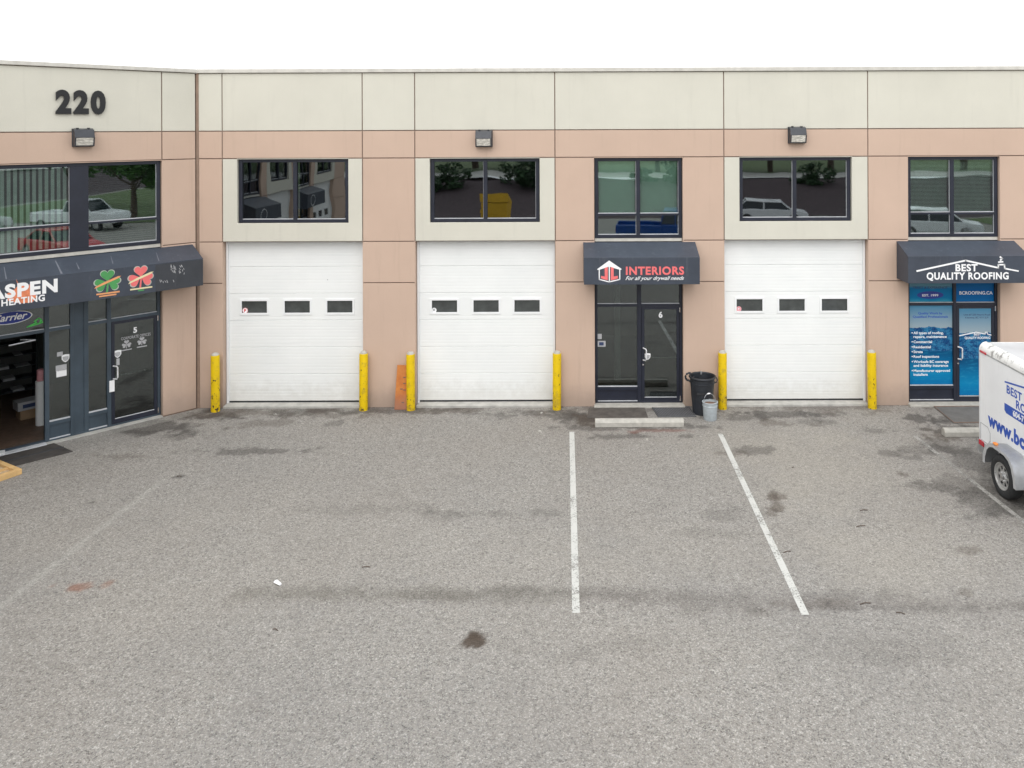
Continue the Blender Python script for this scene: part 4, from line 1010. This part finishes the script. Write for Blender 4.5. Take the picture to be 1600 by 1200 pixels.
mesh('wire_handle', MB().tube(pts, .006, 6), 'galvanised', o, M, smooth=True)
mesh('grip', MB().tube([pts[6], pts[7], pts[8]], .014, 8), 'white', o, M)

# ------------------------------------------------------------------ wheel stops and mats
def wheel_stop(p0, p1, label, L=None, xo=0):
    a, b = G(*p0), G(*p1); y = (a.y + b.y) / 2; x0, x1 = a.x, b.x
    mb = MB(); w, h = .17, .155
    mb.prism([(0, 0), (w, 0), (w, h * .62), (w * .74, h), (w * .26, h), (0, h * .62)], x0 + .025, x1 - .025)
    M = Matrix.Translation((0, y, .0)); o = mesh('wheel_stop', mb, 'concrete_pale', None, M, bevel=.012)
    return tagit(o, label, 'wheel stop', 'concrete wheel stops')
wheel_stop((928, 668), (1071, 668), 'whole concrete wheel stop in front of the unit 6 doormats')
a = G(1477, 683.5); bx = a.x + 1.85
mb = MB(); w, h = .17, .155
mb.prism([(0, 0), (w, 0), (w, h * .62), (w * .74, h), (w * .26, h), (0, h * .62)], a.x, bx)
tagit(mesh('wheel_stop', mb, 'concrete_pale', None, Matrix.Translation((0, a.y, 0)), bevel=.012), 'concrete wheel stop partly hidden by the white trailer', 'wheel stop', 'concrete wheel stops')
def mat_quad(pts, mat, label, th=.012, ribs=False, border=None, seam=False, z=.002):
    P = [G(*q) for q in pts]; c = sum(P, Vector()) / 4
    mb = MB().quadbox([(p.x, p.y, z) for p in P] + [(p.x, p.y, z + th) for p in P])
    o = tagit(mesh('doormat', mb, mat, bevel=.003), label, 'doormat', 'mats at the entrances')
    if ribs:
        mb = MB()
        for i in range(22):
            t = .06 + .88 * i / 21; A = P[0].lerp(P[1], t); B = P[3].lerp(P[2], t); A2, B2 = A.lerp(B, .10), A.lerp(B, .90); dx = .012
            mb.quadbox([(A2.x - dx, A2.y, z + th), (A2.x + dx, A2.y, z + th), (B2.x + dx, B2.y, z + th), (B2.x - dx, B2.y, z + th), (A2.x - dx * .6, A2.y, z + th + .006), (A2.x + dx * .6, A2.y, z + th + .006), (B2.x + dx * .6, B2.y, z + th + .006), (B2.x - dx * .6, B2.y, z + th + .006)])
        mesh('mat_ribs', mb, 'mat_edge', o)['kind'] = 'stuff'
    if border:
        mb = MB().tube([(p.x, p.y, z + th) for p in [c.lerp(q, .97) for q in P]], .014, 6, True); mesh('border', mb, border, o)
    if seam:
        A, B = P[0].lerp(P[3], .55), P[1].lerp(P[2], .55); mesh('seam', MB().tube([(A.x, A.y, z + th), (B.x, B.y, z + th)], .015, 6), 'black_rubber', o)
plain('mat_black', (.030, .032, .036), .8, bmp=.3, bscale=120); plain('mat_edge', (.12, .12, .125), .8)
plain('mat_brown', (.085, .075, .066), .95, var=.3, vscale=5, bmp=.4, bscale=150)
plain('mat_dark', (.05, .044, .04), .95, var=.3, vscale=5, bmp=.4, bscale=150)
plain('mat_grey', (.135, .13, .122), .9, var=.2, vscale=3, bmp=.3, bscale=90)
mat_quad([(920, 637.5), (1007, 637.5), (1013, 653.5), (917, 653.5)], 'mat_brown', 'flat brown mat left of the unit 6 doorway')
mat_quad([(1018, 637), (1078, 636.5), (1088, 651.5), (1028, 652)], 'mat_black', 'black ribbed rubber mat at the foot of the unit 6 door', ribs=True, border='mat_edge')
mat_quad([(1458, 636), (1562, 635), (1562, 661), (1490, 662)], 'mat_grey', 'grey mat in front of the poster covered unit 7 door', border='joint')
mat_quad([(-60, 727), (82, 692), (114, 706), (-30, 742)], 'mat_dark', 'dark brown mat outside the open doorway of the angled wing', seam=True)

# ------------------------------------------------------------------ painted lines
def line(p0, p1, w, mat, z=.004):
    A, B = G(*p0), G(*p1); mb = MB()
    mb.v = [(A.x - w / 2, A.y, z), (A.x + w / 2, A.y, z), (B.x + w / 2, B.y, z), (B.x - w / 2, B.y, z)]; mb.f = [(0, 1, 2, 3)]
    tagit(mesh('parking_line', mb, mat), kind='structure')
line((893.5, 675), (900, 958), .098, 'line_white'); line((1125.5, 678), (1258.5, 961), .098, 'line_white')
line((1429, 681), (1603, 818), .085, 'line_faded')

# ------------------------------------------------------------------ litter
g = G(434.5, 913); M = Matrix.Translation((g.x, g.y, .004)) @ Matrix.Rotation(R(50), 4, 'Z')
o = tagit(mesh('crumpled_cup', MB().lathe([(0, .0), (.022, .0), (.034, .12), (.03, .12), (.02, .01), (0, .01)], 14, 0, -.06, .03, 'y'), 'white', None, M, smooth=True), 'small flattened white paper cup lying on the asphalt', 'litter')
o.scale.z = .55
mb = MB(); rnd = random.Random(5)
for (px, py, c) in ((1350, 798, 0), (1345, 823, 0), (1352, 944, 0), (1407, 959, 0), (1230, 863, 0), (1240, 731, 1), (280, 745, 0), (572, 887, 0), (430, 985, 0)):
    g = G(px, py); a = rnd.uniform(-.4, .4); l = rnd.uniform(.03, .08); u = Vector((math.cos(a), math.sin(a), 0)) * l
    mb.tube([g - u + Vector((0, 0, .008)), g + Vector((0, .01, .014)), g + u + Vector((0, 0, .008))], .006, 5)
tagit(mesh('twigs', mb, 'bark'), 'scattered dark twigs on the asphalt', 'debris', kind='stuff')
mb = MB()
for (px, py, s) in ((845, 675, .05), (1008.5, 687, .035), (676, 637.5, .035), (848, 645.5, .035), (1242, 731, .02), (430, 647, .02)):
    g = G(px, py)
    for i in range(3):
        q = g + Vector((rnd.uniform(-s, s), rnd.uniform(-s, s), 0)); b = s * rnd.uniform(.4, .8)
        mb.quadbox([(q.x - b, q.y - b * .6, .001), (q.x + b, q.y - b * .5, .001), (q.x + b * .8, q.y + b, .001), (q.x - b * .7, q.y + b * .8, .001), (q.x - b * .6, q.y - b * .4, .012), (q.x + b * .6, q.y - b * .3, .016), (q.x + b * .5, q.y + b * .5, .012), (q.x - b * .5, q.y + b * .5, .02)])
tagit(mesh('crumbs', mb, 'concrete_pale'), 'pale crumbs of plaster scattered on the asphalt', 'debris', kind='stuff')

# ------------------------------------------------------------------ timber crate at the left edge
A, B, C_ = G(-60, 712), G(34.5, 741), G(-14, 785)
M = Matrix.Translation((B.x, B.y, 0)) @ Matrix.Rotation(R(150), 4, 'Z') @ Matrix.Translation((0, 1.3, 0))
o = tagit(empty('timber_frame', None, M), 'pale timber window frame crate lying at the left edge by the open doorway', 'crate')
Lx, Wy = 1.6, 1.3; zc = .10
for bx in ((0, Lx, -Wy, -Wy + .09), (0, Lx, -.09, 0), (0, .09, -Wy + .09, -.09), (Lx - .09, Lx, -Wy + .09, -.09)):
    mesh('timber_rail', MB().box(*bx, 0.004, zc), 'lumber', o, M, bevel=.004)
mesh('particle_board', MB().box(.09, Lx - .09, -Wy + .09, -.09, .03, .055), plain('chipboard', (.45, .33, .20), .9, var=.45, vscale=22), o, M)
for k in range(3): mesh('cross_batten', MB().box(.30 + .45 * k, .36 + .45 * k, -Wy + .09, -.09, .056, .085), 'lumber', o, M)
g = G(-4, 712); tagit(mesh('board_offcut', MB().box(-.35, .12, -.10, .10, .02, .055), 'trim_white', None, Matrix.Translation((g.x, g.y, 0)) @ Matrix.Rotation(R(35), 4, 'Z')), 'short white offcut board lying on the brown mat', 'board')

# ------------------------------------------------------------------ things inside the open doorway
def inside(px, py): return G(px, py)
zI = .02
g = inside(62, 668); M = Matrix.Translation((g.x - .05, g.y + .12, zI)) @ Matrix.Rotation(R(45), 4, 'Z')
tagit(mesh('paper_roll', MB().lathe([(0, 0), (.10, 0), (.10, .92), (.0, .92)], 20), 'trim_white', None, M, smooth=True), 'tall white roll standing just inside the open doorway', 'roll')
tagit(mesh('red_tin', MB().lathe([(0, .923), (.07, .923), (.075, .93), (.075, 1.15), (.06, 1.16), (0, 1.16)], 16), 'pink_print', None, M, smooth=True), 'pinkish red tin standing on the white roll inside the doorway', 'tin')
g = inside(32, 660); M = Matrix.Translation((g.x, g.y + .3, zI)) @ Matrix.Rotation(R(50), 4, 'Z')
tagit(mesh('cardboard_box', MB().box(-.22, .22, -.15, .15, 0, .20), 'cardboard', None, M, bevel=.005), 'brown cardboard box on the floor inside the doorway', 'box')
o = tagit(mesh('printed_carton', MB().box(-.27, .27, -.17, .17, .202, .38), 'grey_print', None, M, bevel=.005), 'white carton with dark printing on top of the brown box inside the doorway', 'box')  # white carton coloured grey, the dimness of the interior put into its colour
text('PARTS', -.2, .28, -.172, .08, 'dark_print', o, M, th=.002, bold=.03) if 0 else mesh('printed_patch', MB().box(-.18, .18, -.174, -.1705, .25, .33), 'dark_print', o, M)
g = inside(4, 655); M = Matrix.Translation((g.x - .55, g.y + 1.0, zI)) @ Matrix.Rotation(R(45), 4, 'Z')
o = tagit(empty('display_rack', None, M), 'dark display rack with white goods on its shelves inside the doorway', 'shelf')
for xx in (-.5, .5):
    mesh('upright', MB().box(xx - .02, xx + .02, -.18, .18, 0, 1.5), 'black_plastic', o, M)
rnd = random.Random(9)
for k in range(5):
    zz = .25 + k * .27; mesh('shelf_board', MB().box(-.48, .48, -.18, .18, zz, zz + .02), 'black_plastic', o, M)
    x = -.45
    while x < .35:
        w = rnd.uniform(.12, .3); tagit(mesh('carton', MB().box(x, x + w, -.21, .1, zz + .021, zz + rnd.uniform(.03, .09)), 'grey_print' if rnd.random() < .4 else 'black_plastic', o, M)); x += w + rnd.uniform(.02, .15)  # goods in grey and black, interior dimness put into their colour
# column seen through the unit 6 side light
g = G(980, 596); tagit(mesh('office_partition', MB().box(1.22, 1.36, 1.7, 1.85, .04, 3.3), 'trim_white', BLD), None)

# ------------------------------------------------------------------ trailer
TX = 7.50; TY = -3.27; TL = 3.1; TW = 1.7; TB, TT = .33, 2.31
TM = Matrix.Translation((TX, TY, 0)) @ Matrix.Rotation(R(-90), 4, 'Z')    # local x towards the camera (along the side), local y into the body (+X world)
# local frame check: Rot(-90): (1,0,0)->(0,-1,0); (0,1,0)->(1,0,0)
tr = tagit(empty('enclosed_trailer', None, TM), 'white enclosed cargo trailer with blue roofing lettering parked at the right edge', 'trailer')
rr = .13
mesh('side_wall', MB().box(.06, TL, 0, .03, TB + .2, TT - rr), 'trailer_white', tr, TM)
mesh('side_wall', MB().box(.06, TL, TW - .03, TW, TB + .2, TT - rr), 'trailer_white', tr, TM)
mesh('rear_door', MB().box(0.0, .035, .09, TW - .09, TB + .04, TT - .1), 'trailer_white', tr, TM)
mesh('front_wall', MB().box(TL - .03, TL + .0, .03, TW - .03, TB, TT - rr), 'trailer_white', tr, TM)
mesh('floor_pan', MB().box(.04, TL - .03, .03, TW - .03, TB, TB + .06), 'black_plastic', tr, TM)
mesh('lower_trim', MB().box(-.004, TL, -.006, .029, TB, TB + .199), 'galvanised', tr, TM)
mesh('lower_trim', MB().box(-.004, TL, TW - .029, TW + .006, TB, TB + .199), 'galvanised', tr, TM)
# corner posts (rounded vertical) and rounded roof edges
arc = [(rr - rr * math.cos(a), TT - rr + rr * math.sin(a)) for a in [math.pi / 2 * k / 7 for k in range(8)]]
mesh('roof_edge', MB().prism([(-.004, TT - rr - .03)] + [(y - .004, z) for y, z in arc] + [(rr, TT - .03), (.03, TT - rr - .03)], .06, TL), 'trailer_edge', tr, TM, smooth=True)
mesh('roof_edge', MB().prism([(TW + .004, TT - rr - .03)] + [(TW - y + .004, z) for y, z in arc] + [(TW - rr, TT - .03), (TW - .03, TT - rr - .03)], .06, TL), 'trailer_edge', tr, TM, smooth=True)
mesh('roof_edge', MB().prism([(-.004, TT - rr - .03)] + [(y - .004, z) for y, z in arc] + [(rr, TT - .03), (.03, TT - rr - .03)], rr + .001, TW - rr - .001, 'y'), 'trailer_edge', tr, TM, smooth=True)
for yy, sg in ((0, 1), (TW, -1)):      # corner caps: quarter spheres over quarter-round posts
    cx, cy, cz = rr - .006, yy + sg * (rr - .006), TT - rr
    a0 = math.pi if sg > 0 else math.pi / 2
    prof = [(rr * math.cos(math.pi / 2 * k / 6), rr * math.sin(math.pi / 2 * k / 6)) for k in range(7)]
    mb = MB(); n = 8
    for i in range(n + 1):
        a = a0 + math.pi / 2 * i / n
        for r_, z_ in prof: mb.v.append((cx + r_ * math.cos(a), cy + r_ * math.sin(a), cz + z_))
    for i in range(n):
        for q in range(6): mb.f.append((i * 7 + q, (i + 1) * 7 + q, (i + 1) * 7 + q + 1, i * 7 + q + 1))
    mesh('corner_cap', mb, 'trailer_edge', tr, TM, smooth=True)
    mb = MB(); n = 8; r3 = .075; cx, cy = r3 - .004, yy + sg * (r3 - .004)
    for i in range(n + 1):
        a = a0 + math.pi / 2 * i / n
        for z_ in (TB, TT - rr + .01): mb.v.append((cx + r3 * math.cos(a), cy + r3 * math.sin(a), z_))
    for i in range(n): mb.f.append((i * 2, i * 2 + 2, i * 2 + 3, i * 2 + 1))
    mesh('corner_post', mb, 'trailer_white', tr, TM, smooth=True)
mesh('roof', MB().box(rr - .01, TL, rr - .01, TW - rr + .01, TT - .03, TT - .006), plain('trailer_roof', (.52, .53, .54), .4, var=.12, vscale=1.5), tr, TM)
def tz(px, py, c=0.0):                 # photo point on the trailer side plane world x = TX - c -> local x, z
    dx, dy = un(px, py); Z = (TX - c) * FOC / dx; return TY - (Z - CAMD), CAMZ - dy * Z / FOC
ys = -.001
def tt(s, p0, h, mat, w, **k): 
    a, z = tz(*p0); return text(s, a, z, ys, h, mat, tr, TM, width=w, th=.002, **k)
mesh('side_seam', MB().box(.06, TL, -.006, -.0005, TT - rr - .05, TT - rr - .025), 'galvanised', tr, TM)
rv = MB()
for k in range(7):
    for j in range(9): rv.lathe([(0, -.004), (.006, -.003), (.008, 0)], 6, .30 + k * .42, -.0005, TB + .26 + j * .17, 'y')
tagit(mesh('rivets', rv, 'trim_white', tr, TM), kind='stuff')
a, z = tz(1571.5, 613.5); text('BEST QUALITY', a, z, ys, .135, 'blue_print', tr, TM, width=1.42, bold=.025, spacing=1.1, th=.002)
a, z = tz(1586, 637.5); text('ROOFING', a, z, ys, .135, 'blue_print', tr, TM, width=.95, bold=.025, spacing=1.1, th=.002)
a, z = tz(1568, 642); mesh('phone_band', MB().flat([[(a + .05, z - .02), (a + 1.5, z - .02), (a + 1.55, z + .03), (a + 1.55, z + .09), (a + 1.5, z + .14), (a, z + .14), (a, z + .02)]], ys, .002), 'blue_print', tr, TM)
text('604-7', a + .26, z + .012, ys - .002, .095, 'white', tr, TM, bold=.03, th=.002)
a, z = tz(1542, 662.5); text('www.bcroofing.ca', a, z, ys, .225, 'blue_print', tr, TM, width=2.5, bold=.045, spacing=1.08, th=.002)
a, z = tz(1569, 596.5); roofline(tr, TM, [(a, z), (a + .75, z + .11), (a + 1.5, z)], ys, .028, 'blue_print')
# vent / stake pocket outline, marker lights
a, z = tz(1531, 686)
roofline(tr, TM, [(.10, z + .02), (.10 + .0, z + .30), (.34, z + .30), (.42, z + .22), (.42, z + .08), (.34, z + .0), (.10, z)], ys, .012, 'grey_print', 'hatch_outline')
def lamp(px, py, w, h, m, name):
    a, z = tz(px, py); mesh(name, MB().box(a, a + w, -.022, -.004, z, z + h), m, tr, TM, bevel=.005)
lamp(1531, 550, .20, .04, 'red_lens', 'marker_light'); lamp(1529, 693, .16, .085, 'red_lens', 'marker_light')
# wheel, axle, fender
WX = -4.44; r_t = .355; wf = .30; wl = TY - WX                 # local x of the axle
def wheel(ysgn, y_out):
    cy = y_out; M = TM
    w = empty('wheel', tr, TM @ Matrix.Translation((wl, cy, 0)))
    f = ysgn
    mesh('tyre', MB().lathe([(.215, f * .015), (.25, f * -.004), (.30, 0), (.335, f * .012), (r_t - .004, f * .035), (r_t, f * .06), (r_t, f * .16), (r_t - .02, f * .2), (.29, f * .215), (.215, f * .2)], 48, wl, cy, r_t, 'y'), 'tyre', w, M, smooth=True)
    mesh('rim', MB().lathe([(.212, f * .21), (.20, f * .10), (.195, f * .05), (.205, f * .012), (.219, f * .008), (.22, f * .02), (.215, f * .03)], 48, wl, cy, r_t, 'y'), 'rim', w, M, smooth=True)
    mb = MB()
    nsp = 8
    for k in range(nsp):     # spoke webs between the oval holes
        a0, a1 = 2 * math.pi * (k - .22) / nsp, 2 * math.pi * (k + .22) / nsp
        pts = [(wl + r_ * math.cos(a), r_t + r_ * math.sin(a)) for r_, a in ((.10, a0 * 1), (.165, a0), (.165, a1), (.10, a1))]
        mb.prism(pts, cy + f * .045, cy + f * .057, 'y')
    mb.lathe([(.0, f * .040), (.105, f * .040), (.107, f * .058), (.0, f * .058)], 32, wl, cy, r_t, 'y')
    mb.lathe([(.160, f * .042), (.205, f * .03), (.205, f * .055), (.160, f * .06)], 40, wl, cy, r_t, 'y')
    mesh('wheel_disc', mb, 'rim', w, M)
    mesh('wheel_back', MB().lathe([(0, f * .13), (.2, f * .13)], 24, wl, cy, r_t, 'y'), 'black_rubber', w, M)
    mesh('hub', MB().lathe([(0, f * .005), (.035, f * .008), (.04, f * .04)], 16, wl, cy, r_t, 'y'), 'chrome', w, M, smooth=True)
    for k in range(5):
        a = 2 * math.pi * k / 5; mesh('wheel_nut', MB().lathe([(0, f * .022), (.011, f * .022), (.011, f * .04)], 6, wl + .07 * math.cos(a), cy, r_t + .07 * math.sin(a), 'y'), 'chrome', w, M)
wheel(1, -.225); wheel(-1, TW + .225)
for y0, y1 in ((-.265, -.0065), (TW + .0065, TW + .265)):
    R1, R0 = .475, .465; mb = MB(); pts = []; 
    prof_o = [(-.50, .40)] + [(R1 * math.cos(a), .02 + R1 * math.sin(a)) for a in [math.pi - math.pi * k / 16 for k in range(17)]]
    outer = [(wl - .50, .40), (wl - .49, .55), (wl - .42, .70), (wl - .32, .78), (wl - .2, .815), (wl + .2, .815), (wl + .33, .78), (wl + .43, .69), (wl + .50, .53), (wl + .52, .36)]
    inner = [(wl + (x - wl) * .972, z - .012 - .0 * i) for i, (x, z) in enumerate(outer)]
    mb.prism(outer + inner[::-1], y0, y1, 'y')
    mesh('fender', mb, 'galvanised', tr, TM, smooth=True)
    ym = y0 if y0 < 0 else y1
    low = [(x - wl) * .86 + wl for x, z in outer]; inn = [(wl + (x - wl) * .87, (z - .045 if 0 < i < 9 else z)) for i, (x, z) in enumerate(outer)]
    mesh('fender_lip', MB().prism(outer + inn[::-1], ym - .004 if y0 < 0 else ym - .004, ym + .004, 'y'), plain('fender_lip_paint', (.50, .51, .52), .4, metal=.3), tr, TM)
mesh('fender_lamp', MB().box(wl - .21, wl - .13, -.25, -.19, .8155, .85), 'amber_lens', tr, TM, bevel=.008)
mesh('axle', MB().tube([(wl, -.1, r_t), (wl, TW + .1, r_t)], .035, 10), 'black_rubber', tr, TM)
mesh('drawbar', MB().tube([(TL - .1, .2, .38), (TL + 1.1, TW / 2, .42), (TL - .1, TW - .2, .38)], .04, 6), 'black_rubber', tr, TM)
mesh('jack', MB().tube([(TL + .9, TW / 2, .0), (TL + .9, TW / 2, .8)], .03, 8), 'galvanised', tr, TM)

# ------------------------------------------------------------------ what the windows mirror: vehicles, bin, shrubs, trees
def vehicle(name, kind, paint, x, y, deg, label, cat):
    M = Matrix.Translation((x, y, 0)) @ Matrix.Rotation(R(deg), 4, 'Z'); o = tagit(empty(name, None, M), label, cat)
    if kind == 'suv':
        L, W = 4.6, 1.84
        body = [(-2.3, .35), (2.25, .35), (2.3, .6), (2.22, .86), (1.35, .98), (-2.2, 1.0), (-2.3, .8)]
        cab = [(1.25, .98), (.55, 1.52), (-1.55, 1.56), (-2.12, 1.0)]
    elif kind == 'sedan':
        L, W = 4.6, 1.8
        body = [(-2.3, .32), (2.3, .32), (2.3, .6), (2.1, .78), (1.1, .92), (-1.6, .94), (-2.25, .88), (-2.32, .6)]
        cab = [(1.05, .92), (.35, 1.36), (-.95, 1.38), (-1.7, .94)]
    else:
        L, W = 5.6, 1.95
        body = [(-2.8, .5), (2.75, .5), (2.8, .9), (2.7, 1.1), (1.5, 1.16), (-.4, 1.18), (-.4, 1.12), (-2.8, 1.12)]
        cab = [(1.45, 1.16), (.85, 1.78), (-.25, 1.82), (-.45, 1.18)]
    w2 = W / 2
    if kind == 'pickup':
        mb = MB().prism(body[:6] + [(-.4, .5)][:0] + [(-.4, .5)], -w2, w2, 'y') if 0 else MB().prism([(-.4, .5), (2.75, .5), (2.8, .9), (2.7, 1.1), (1.5, 1.16), (-.4, 1.18)], -w2, w2, 'y')
        mb.box(-2.8, -.401, -w2, -w2 + .1, .5, 1.12); mb.box(-2.8, -.401, w2 - .1, w2, .5, 1.12); mb.box(-2.8, -2.7, -w2 + .1, w2 - .1, .5, 1.12); mb.box(-2.7, -.401, -w2 + .1, w2 - .1, .5, .65)
    else: mb = MB().prism(body, -w2, w2, 'y')
    mesh('body', mb, paint, o, M, bevel=.05, smooth=True)
    ins = .16
    def shrink(p, k): cx = sum(a for a, b in p) / len(p); return [(cx + (a - cx) * k, b) for a, b in p]
    (ax, az), (bx, bz), (cx, cz), (dx, dz) = cab
    g = MB(); g.quadbox([(ax, -w2 + .05, az), (ax, w2 - .05, az), (dx, w2 - .05, dz), (dx, -w2 + .05, dz), (bx, -w2 + .2, bz), (bx, w2 - .2, bz), (cx, w2 - .2, cz), (cx, -w2 + .2, cz)])
    mesh('windows', g, 'car_glass', o, M, bevel=.03)
    rf = MB().box(cx + .02, bx - .02, -w2 + .21, w2 - .21, min(bz, cz) + .005, max(bz, cz) + .03); mesh('roof', rf, paint, o, M, bevel=.015)
    pl = MB()
    for s_ in (-1, 1):
        for (p, q) in (((ax, az), (bx, bz)), ((dx, dz), (cx, cz)), (((bx + cx) / 2, az), ((bx + cx) / 2, bz)), ((bx, bz), (cx, cz))):
            pl.tube([(p[0], s_ * (w2 - (.05 if p[1] < 1.2 else .2)), p[1]), (q[0], s_ * (w2 - .19), q[1])], .035, 6)
    mesh('pillar', pl, paint, o, M)
    for wx in (-L / 2 + .85, L / 2 - .9):
        for s_ in (-1, 1):
            w = mesh('wheel', MB().lathe([(0, .0), (.2, .02), (.22, -.02), (.30, -.02), (.345, .02), (.345, .2), (0, .2)], 24, wx, s_ * (w2 - (.0 if s_ < 0 else .0)) - (0 if s_ < 0 else .2), .345, 'y'), 'tyre', o, M)
            mesh('rim', MB().lathe([(0, 0), (.19, 0), (.2, .02)] if s_ < 0 else [(0, 0), (.19, 0), (.2, -.02)], 16, wx, s_ * (w2 + .015), .345, 'y'), 'rim', w, M)
    for s_ in (-1, 1):
        mesh('headlight', MB().box(L / 2 - .12, L / 2 - .02, s_ * (w2 - .25) - .15, s_ * (w2 - .25) + .15, .62 if kind != 'pickup' else .85, .75 if kind != 'pickup' else 1.0), 'white', o, M)
        mesh('taillight', MB().box(-L / 2 - .02, -L / 2 + .06, s_ * (w2 - .15) - .1, s_ * (w2 - .15) + .1, .75, .95), 'red_lens', o, M)
vehicle('parked_car', 'suv', 'white_car', 13.2, -33, 12, 'white sport utility car mirrored in the window over the right hand garage door', 'car')
vehicle('parked_pickup', 'pickup', 'blue_car', 5.6, -24.5, 8, 'blue pickup truck mirrored in the unit 6 upper window', 'pickup truck')
vehicle('parked_pickup', 'pickup', 'white_car', 24, -22.0, 100, 'white pickup truck mirrored in the wide wing window', 'pickup truck')
vehicle('parked_car', 'sedan', 'red_car', 12.6, -16.0, 120, 'red car mirrored low in the wide wing window', 'car')
vehicle('parked_car', 'suv', 'white_car', 21.0, -27.0, 20, 'white car mirrored in the unit 7 upper window', 'car')
M = Matrix.Translation((-4.6, -35.4, 0)) @ Matrix.Rotation(R(8), 4, 'Z')
o = tagit(empty('skip_bin', None, M), 'yellow waste skip mirrored in the window over the middle garage door', 'skip')
mesh('bin_body', MB().prism([(-.55, 0), (.6, 0), (.75, 1.35), (-.75, 1.35)], -.85, .85), 'yellow_bin', o, M, bevel=.02)
mesh('lid', MB().quadbox([(-.9, -.2, 1.36), (.9, -.2, 1.36), (.9, .78, 1.4), (-.9, .78, 1.4), (-.9, -.2, 1.42), (.9, -.2, 1.42), (.9, .78, 1.9), (-.9, .78, 1.9)]), 'yellow_bin', o, M)
mesh('lift_pocket', MB().box(-.95, -.851, -.3, .5, .6, .8), 'yellow_bin', o, M)

def leaf_cloud(n, rx, rz, seed, size=.16):
    rnd = random.Random(seed); mb = MB()
    cl = [(Vector((rnd.gauss(0, .5), rnd.gauss(0, .5), rnd.uniform(-.7, .9))), rnd.uniform(.25, .5)) for _ in range(26)]
    for i in range(n):
        c, r = rnd.choice(cl); v = Vector((rnd.gauss(0, 1), rnd.gauss(0, 1), rnd.gauss(0, 1))).normalized() * r * rnd.uniform(.5, 1.05); p = c + v
        p = Vector((p.x * rx * .8, p.y * rx * .8, p.z * rz * .8)); u = Vector((rnd.gauss(0, 1), rnd.gauss(0, 1), rnd.gauss(0, .6))).normalized(); w = u.orthogonal().normalized(); w.rotate(Matrix.Rotation(rnd.uniform(0, 6), 3, u))
        s = size * rnd.uniform(.6, 1.3); k = len(mb.v)
        mb.v += [tuple(p - u * s), tuple(p + w * s * .45), tuple(p + u * s), tuple(p - w * s * .45)]; mb.f.append((k, k + 1, k + 2, k + 3))
    return mb
def mesh_raw(name, mb, mat):
    me = bpy.data.meshes.new(name); me.from_pydata(mb.v, [], mb.f); me.materials.append(MATS[mat]); return me
crown_m = [mesh_raw('crown', leaf_cloud(5000, 3.2, 3.0, s, .22), 'leaf') for s in (1, 2)]
bush_m = mesh_raw('shrub', leaf_cloud(1600, 1.1, .9, 5, .12), 'leaf_dark')
def trunk_mesh():
    mb = MB().tube([(0, 0, 0), (.05, .02, 1.2), (-.03, .05, 2.4), (.05, 0, 4.4)], [.24, .19, .15, .05], 10); rnd = random.Random(4)
    for k in range(9):
        a = k * 2.3; z = 1.8 + k * .25; e = Vector((math.cos(a) * 1.7, math.sin(a) * 1.7, z + 1.4)); mb.tube([(0, 0, z), (e * .5 + Vector((0, 0, z * .5 - .2))), e], [.09, .06, .02], 6)
    return mesh_raw('trunk', mb, 'bark')
tm = trunk_mesh()
trees = [(29.4, -21.6, 1.0, 0, 'leafy tree beside the white pickup mirrored in the wing window'), (-22, -60, 1.2, 2.1, 'broad tree left of the yellow skip, beyond the bank road'), (-9, -62, 1.4, 2.1, 'tall tree behind the yellow skip, beyond the bank road'),
         (2, -61, 1.2, 2.1, 'tree straight behind the lot beyond the bank road'), (26, -60, 1.3, 2.1, 'tree behind the white cars beyond the bank road'), (38, -58, 1.4, 2.1, 'rightmost tree beyond the bank road'),
         (-15, -58, 1.1, 1.4, 'low tree between the leftmost trees beyond the bank road'), (9, -59, 1.2, 1.4, 'low tree in the middle of the row beyond the bank road'), (15, -58, 1.3, 1.4, 'low tree right of the middle of the row beyond the bank road'), (20, -60, 1.3, 1.4, 'low tree left of the rightmost trees beyond the bank road'), (-3, -58, 1.1, 1.4, 'low tree left of the middle of the row beyond the bank road'),
         (38, -14, 1.2, 0, 'tree at the far right end of the lot'), (36, -30, 1.2, 0, 'tree at the right corner of the lot below the bank')]
for i, (x, y, s, z, lab) in enumerate(trees):
    M = Matrix.Translation((x, y, z)) @ Matrix.Rotation(i * 1.1, 4, 'Z') @ Matrix.Scale(s, 4)
    o = tagit(empty('broadleaf_tree', None, M), lab, 'tree', 'trees around the lot')
    t = bpy.data.objects.new('trunk', tm); COL.objects.link(t); t.parent = o
    c = bpy.data.objects.new('crown', crown_m[i % 2]); COL.objects.link(c); c.parent = o; c.location = (0, 0, 4.3)
sh = [(9.5, -47, 1.6, 'largest dark shrub at the top of the mulch bank'), (6.5, -46.8, .9, 'smaller shrub left of the largest shrub on the bank'), (-3, -46, 1.5, 'dark shrub on the bank behind the yellow skip'), (12.5, -42, .7, 'low shrub halfway up the bank'), (-9, -45, 1.3, 'leftmost shrub on the bank'), (20, -46, 1.2, 'rightmost shrub on the bank')]
for i, (x, y, s, lab) in enumerate(sh):
    zz = 1.75 if y < -44 else .9
    o = bpy.data.objects.new('shrub', bush_m); COL.objects.link(o); o.location = (x, y, zz + .5 * s); o.scale = (s, s, s); o.rotation_euler = (0, 0, i); tagit(o, lab, 'shrub', 'shrubs on the bank')
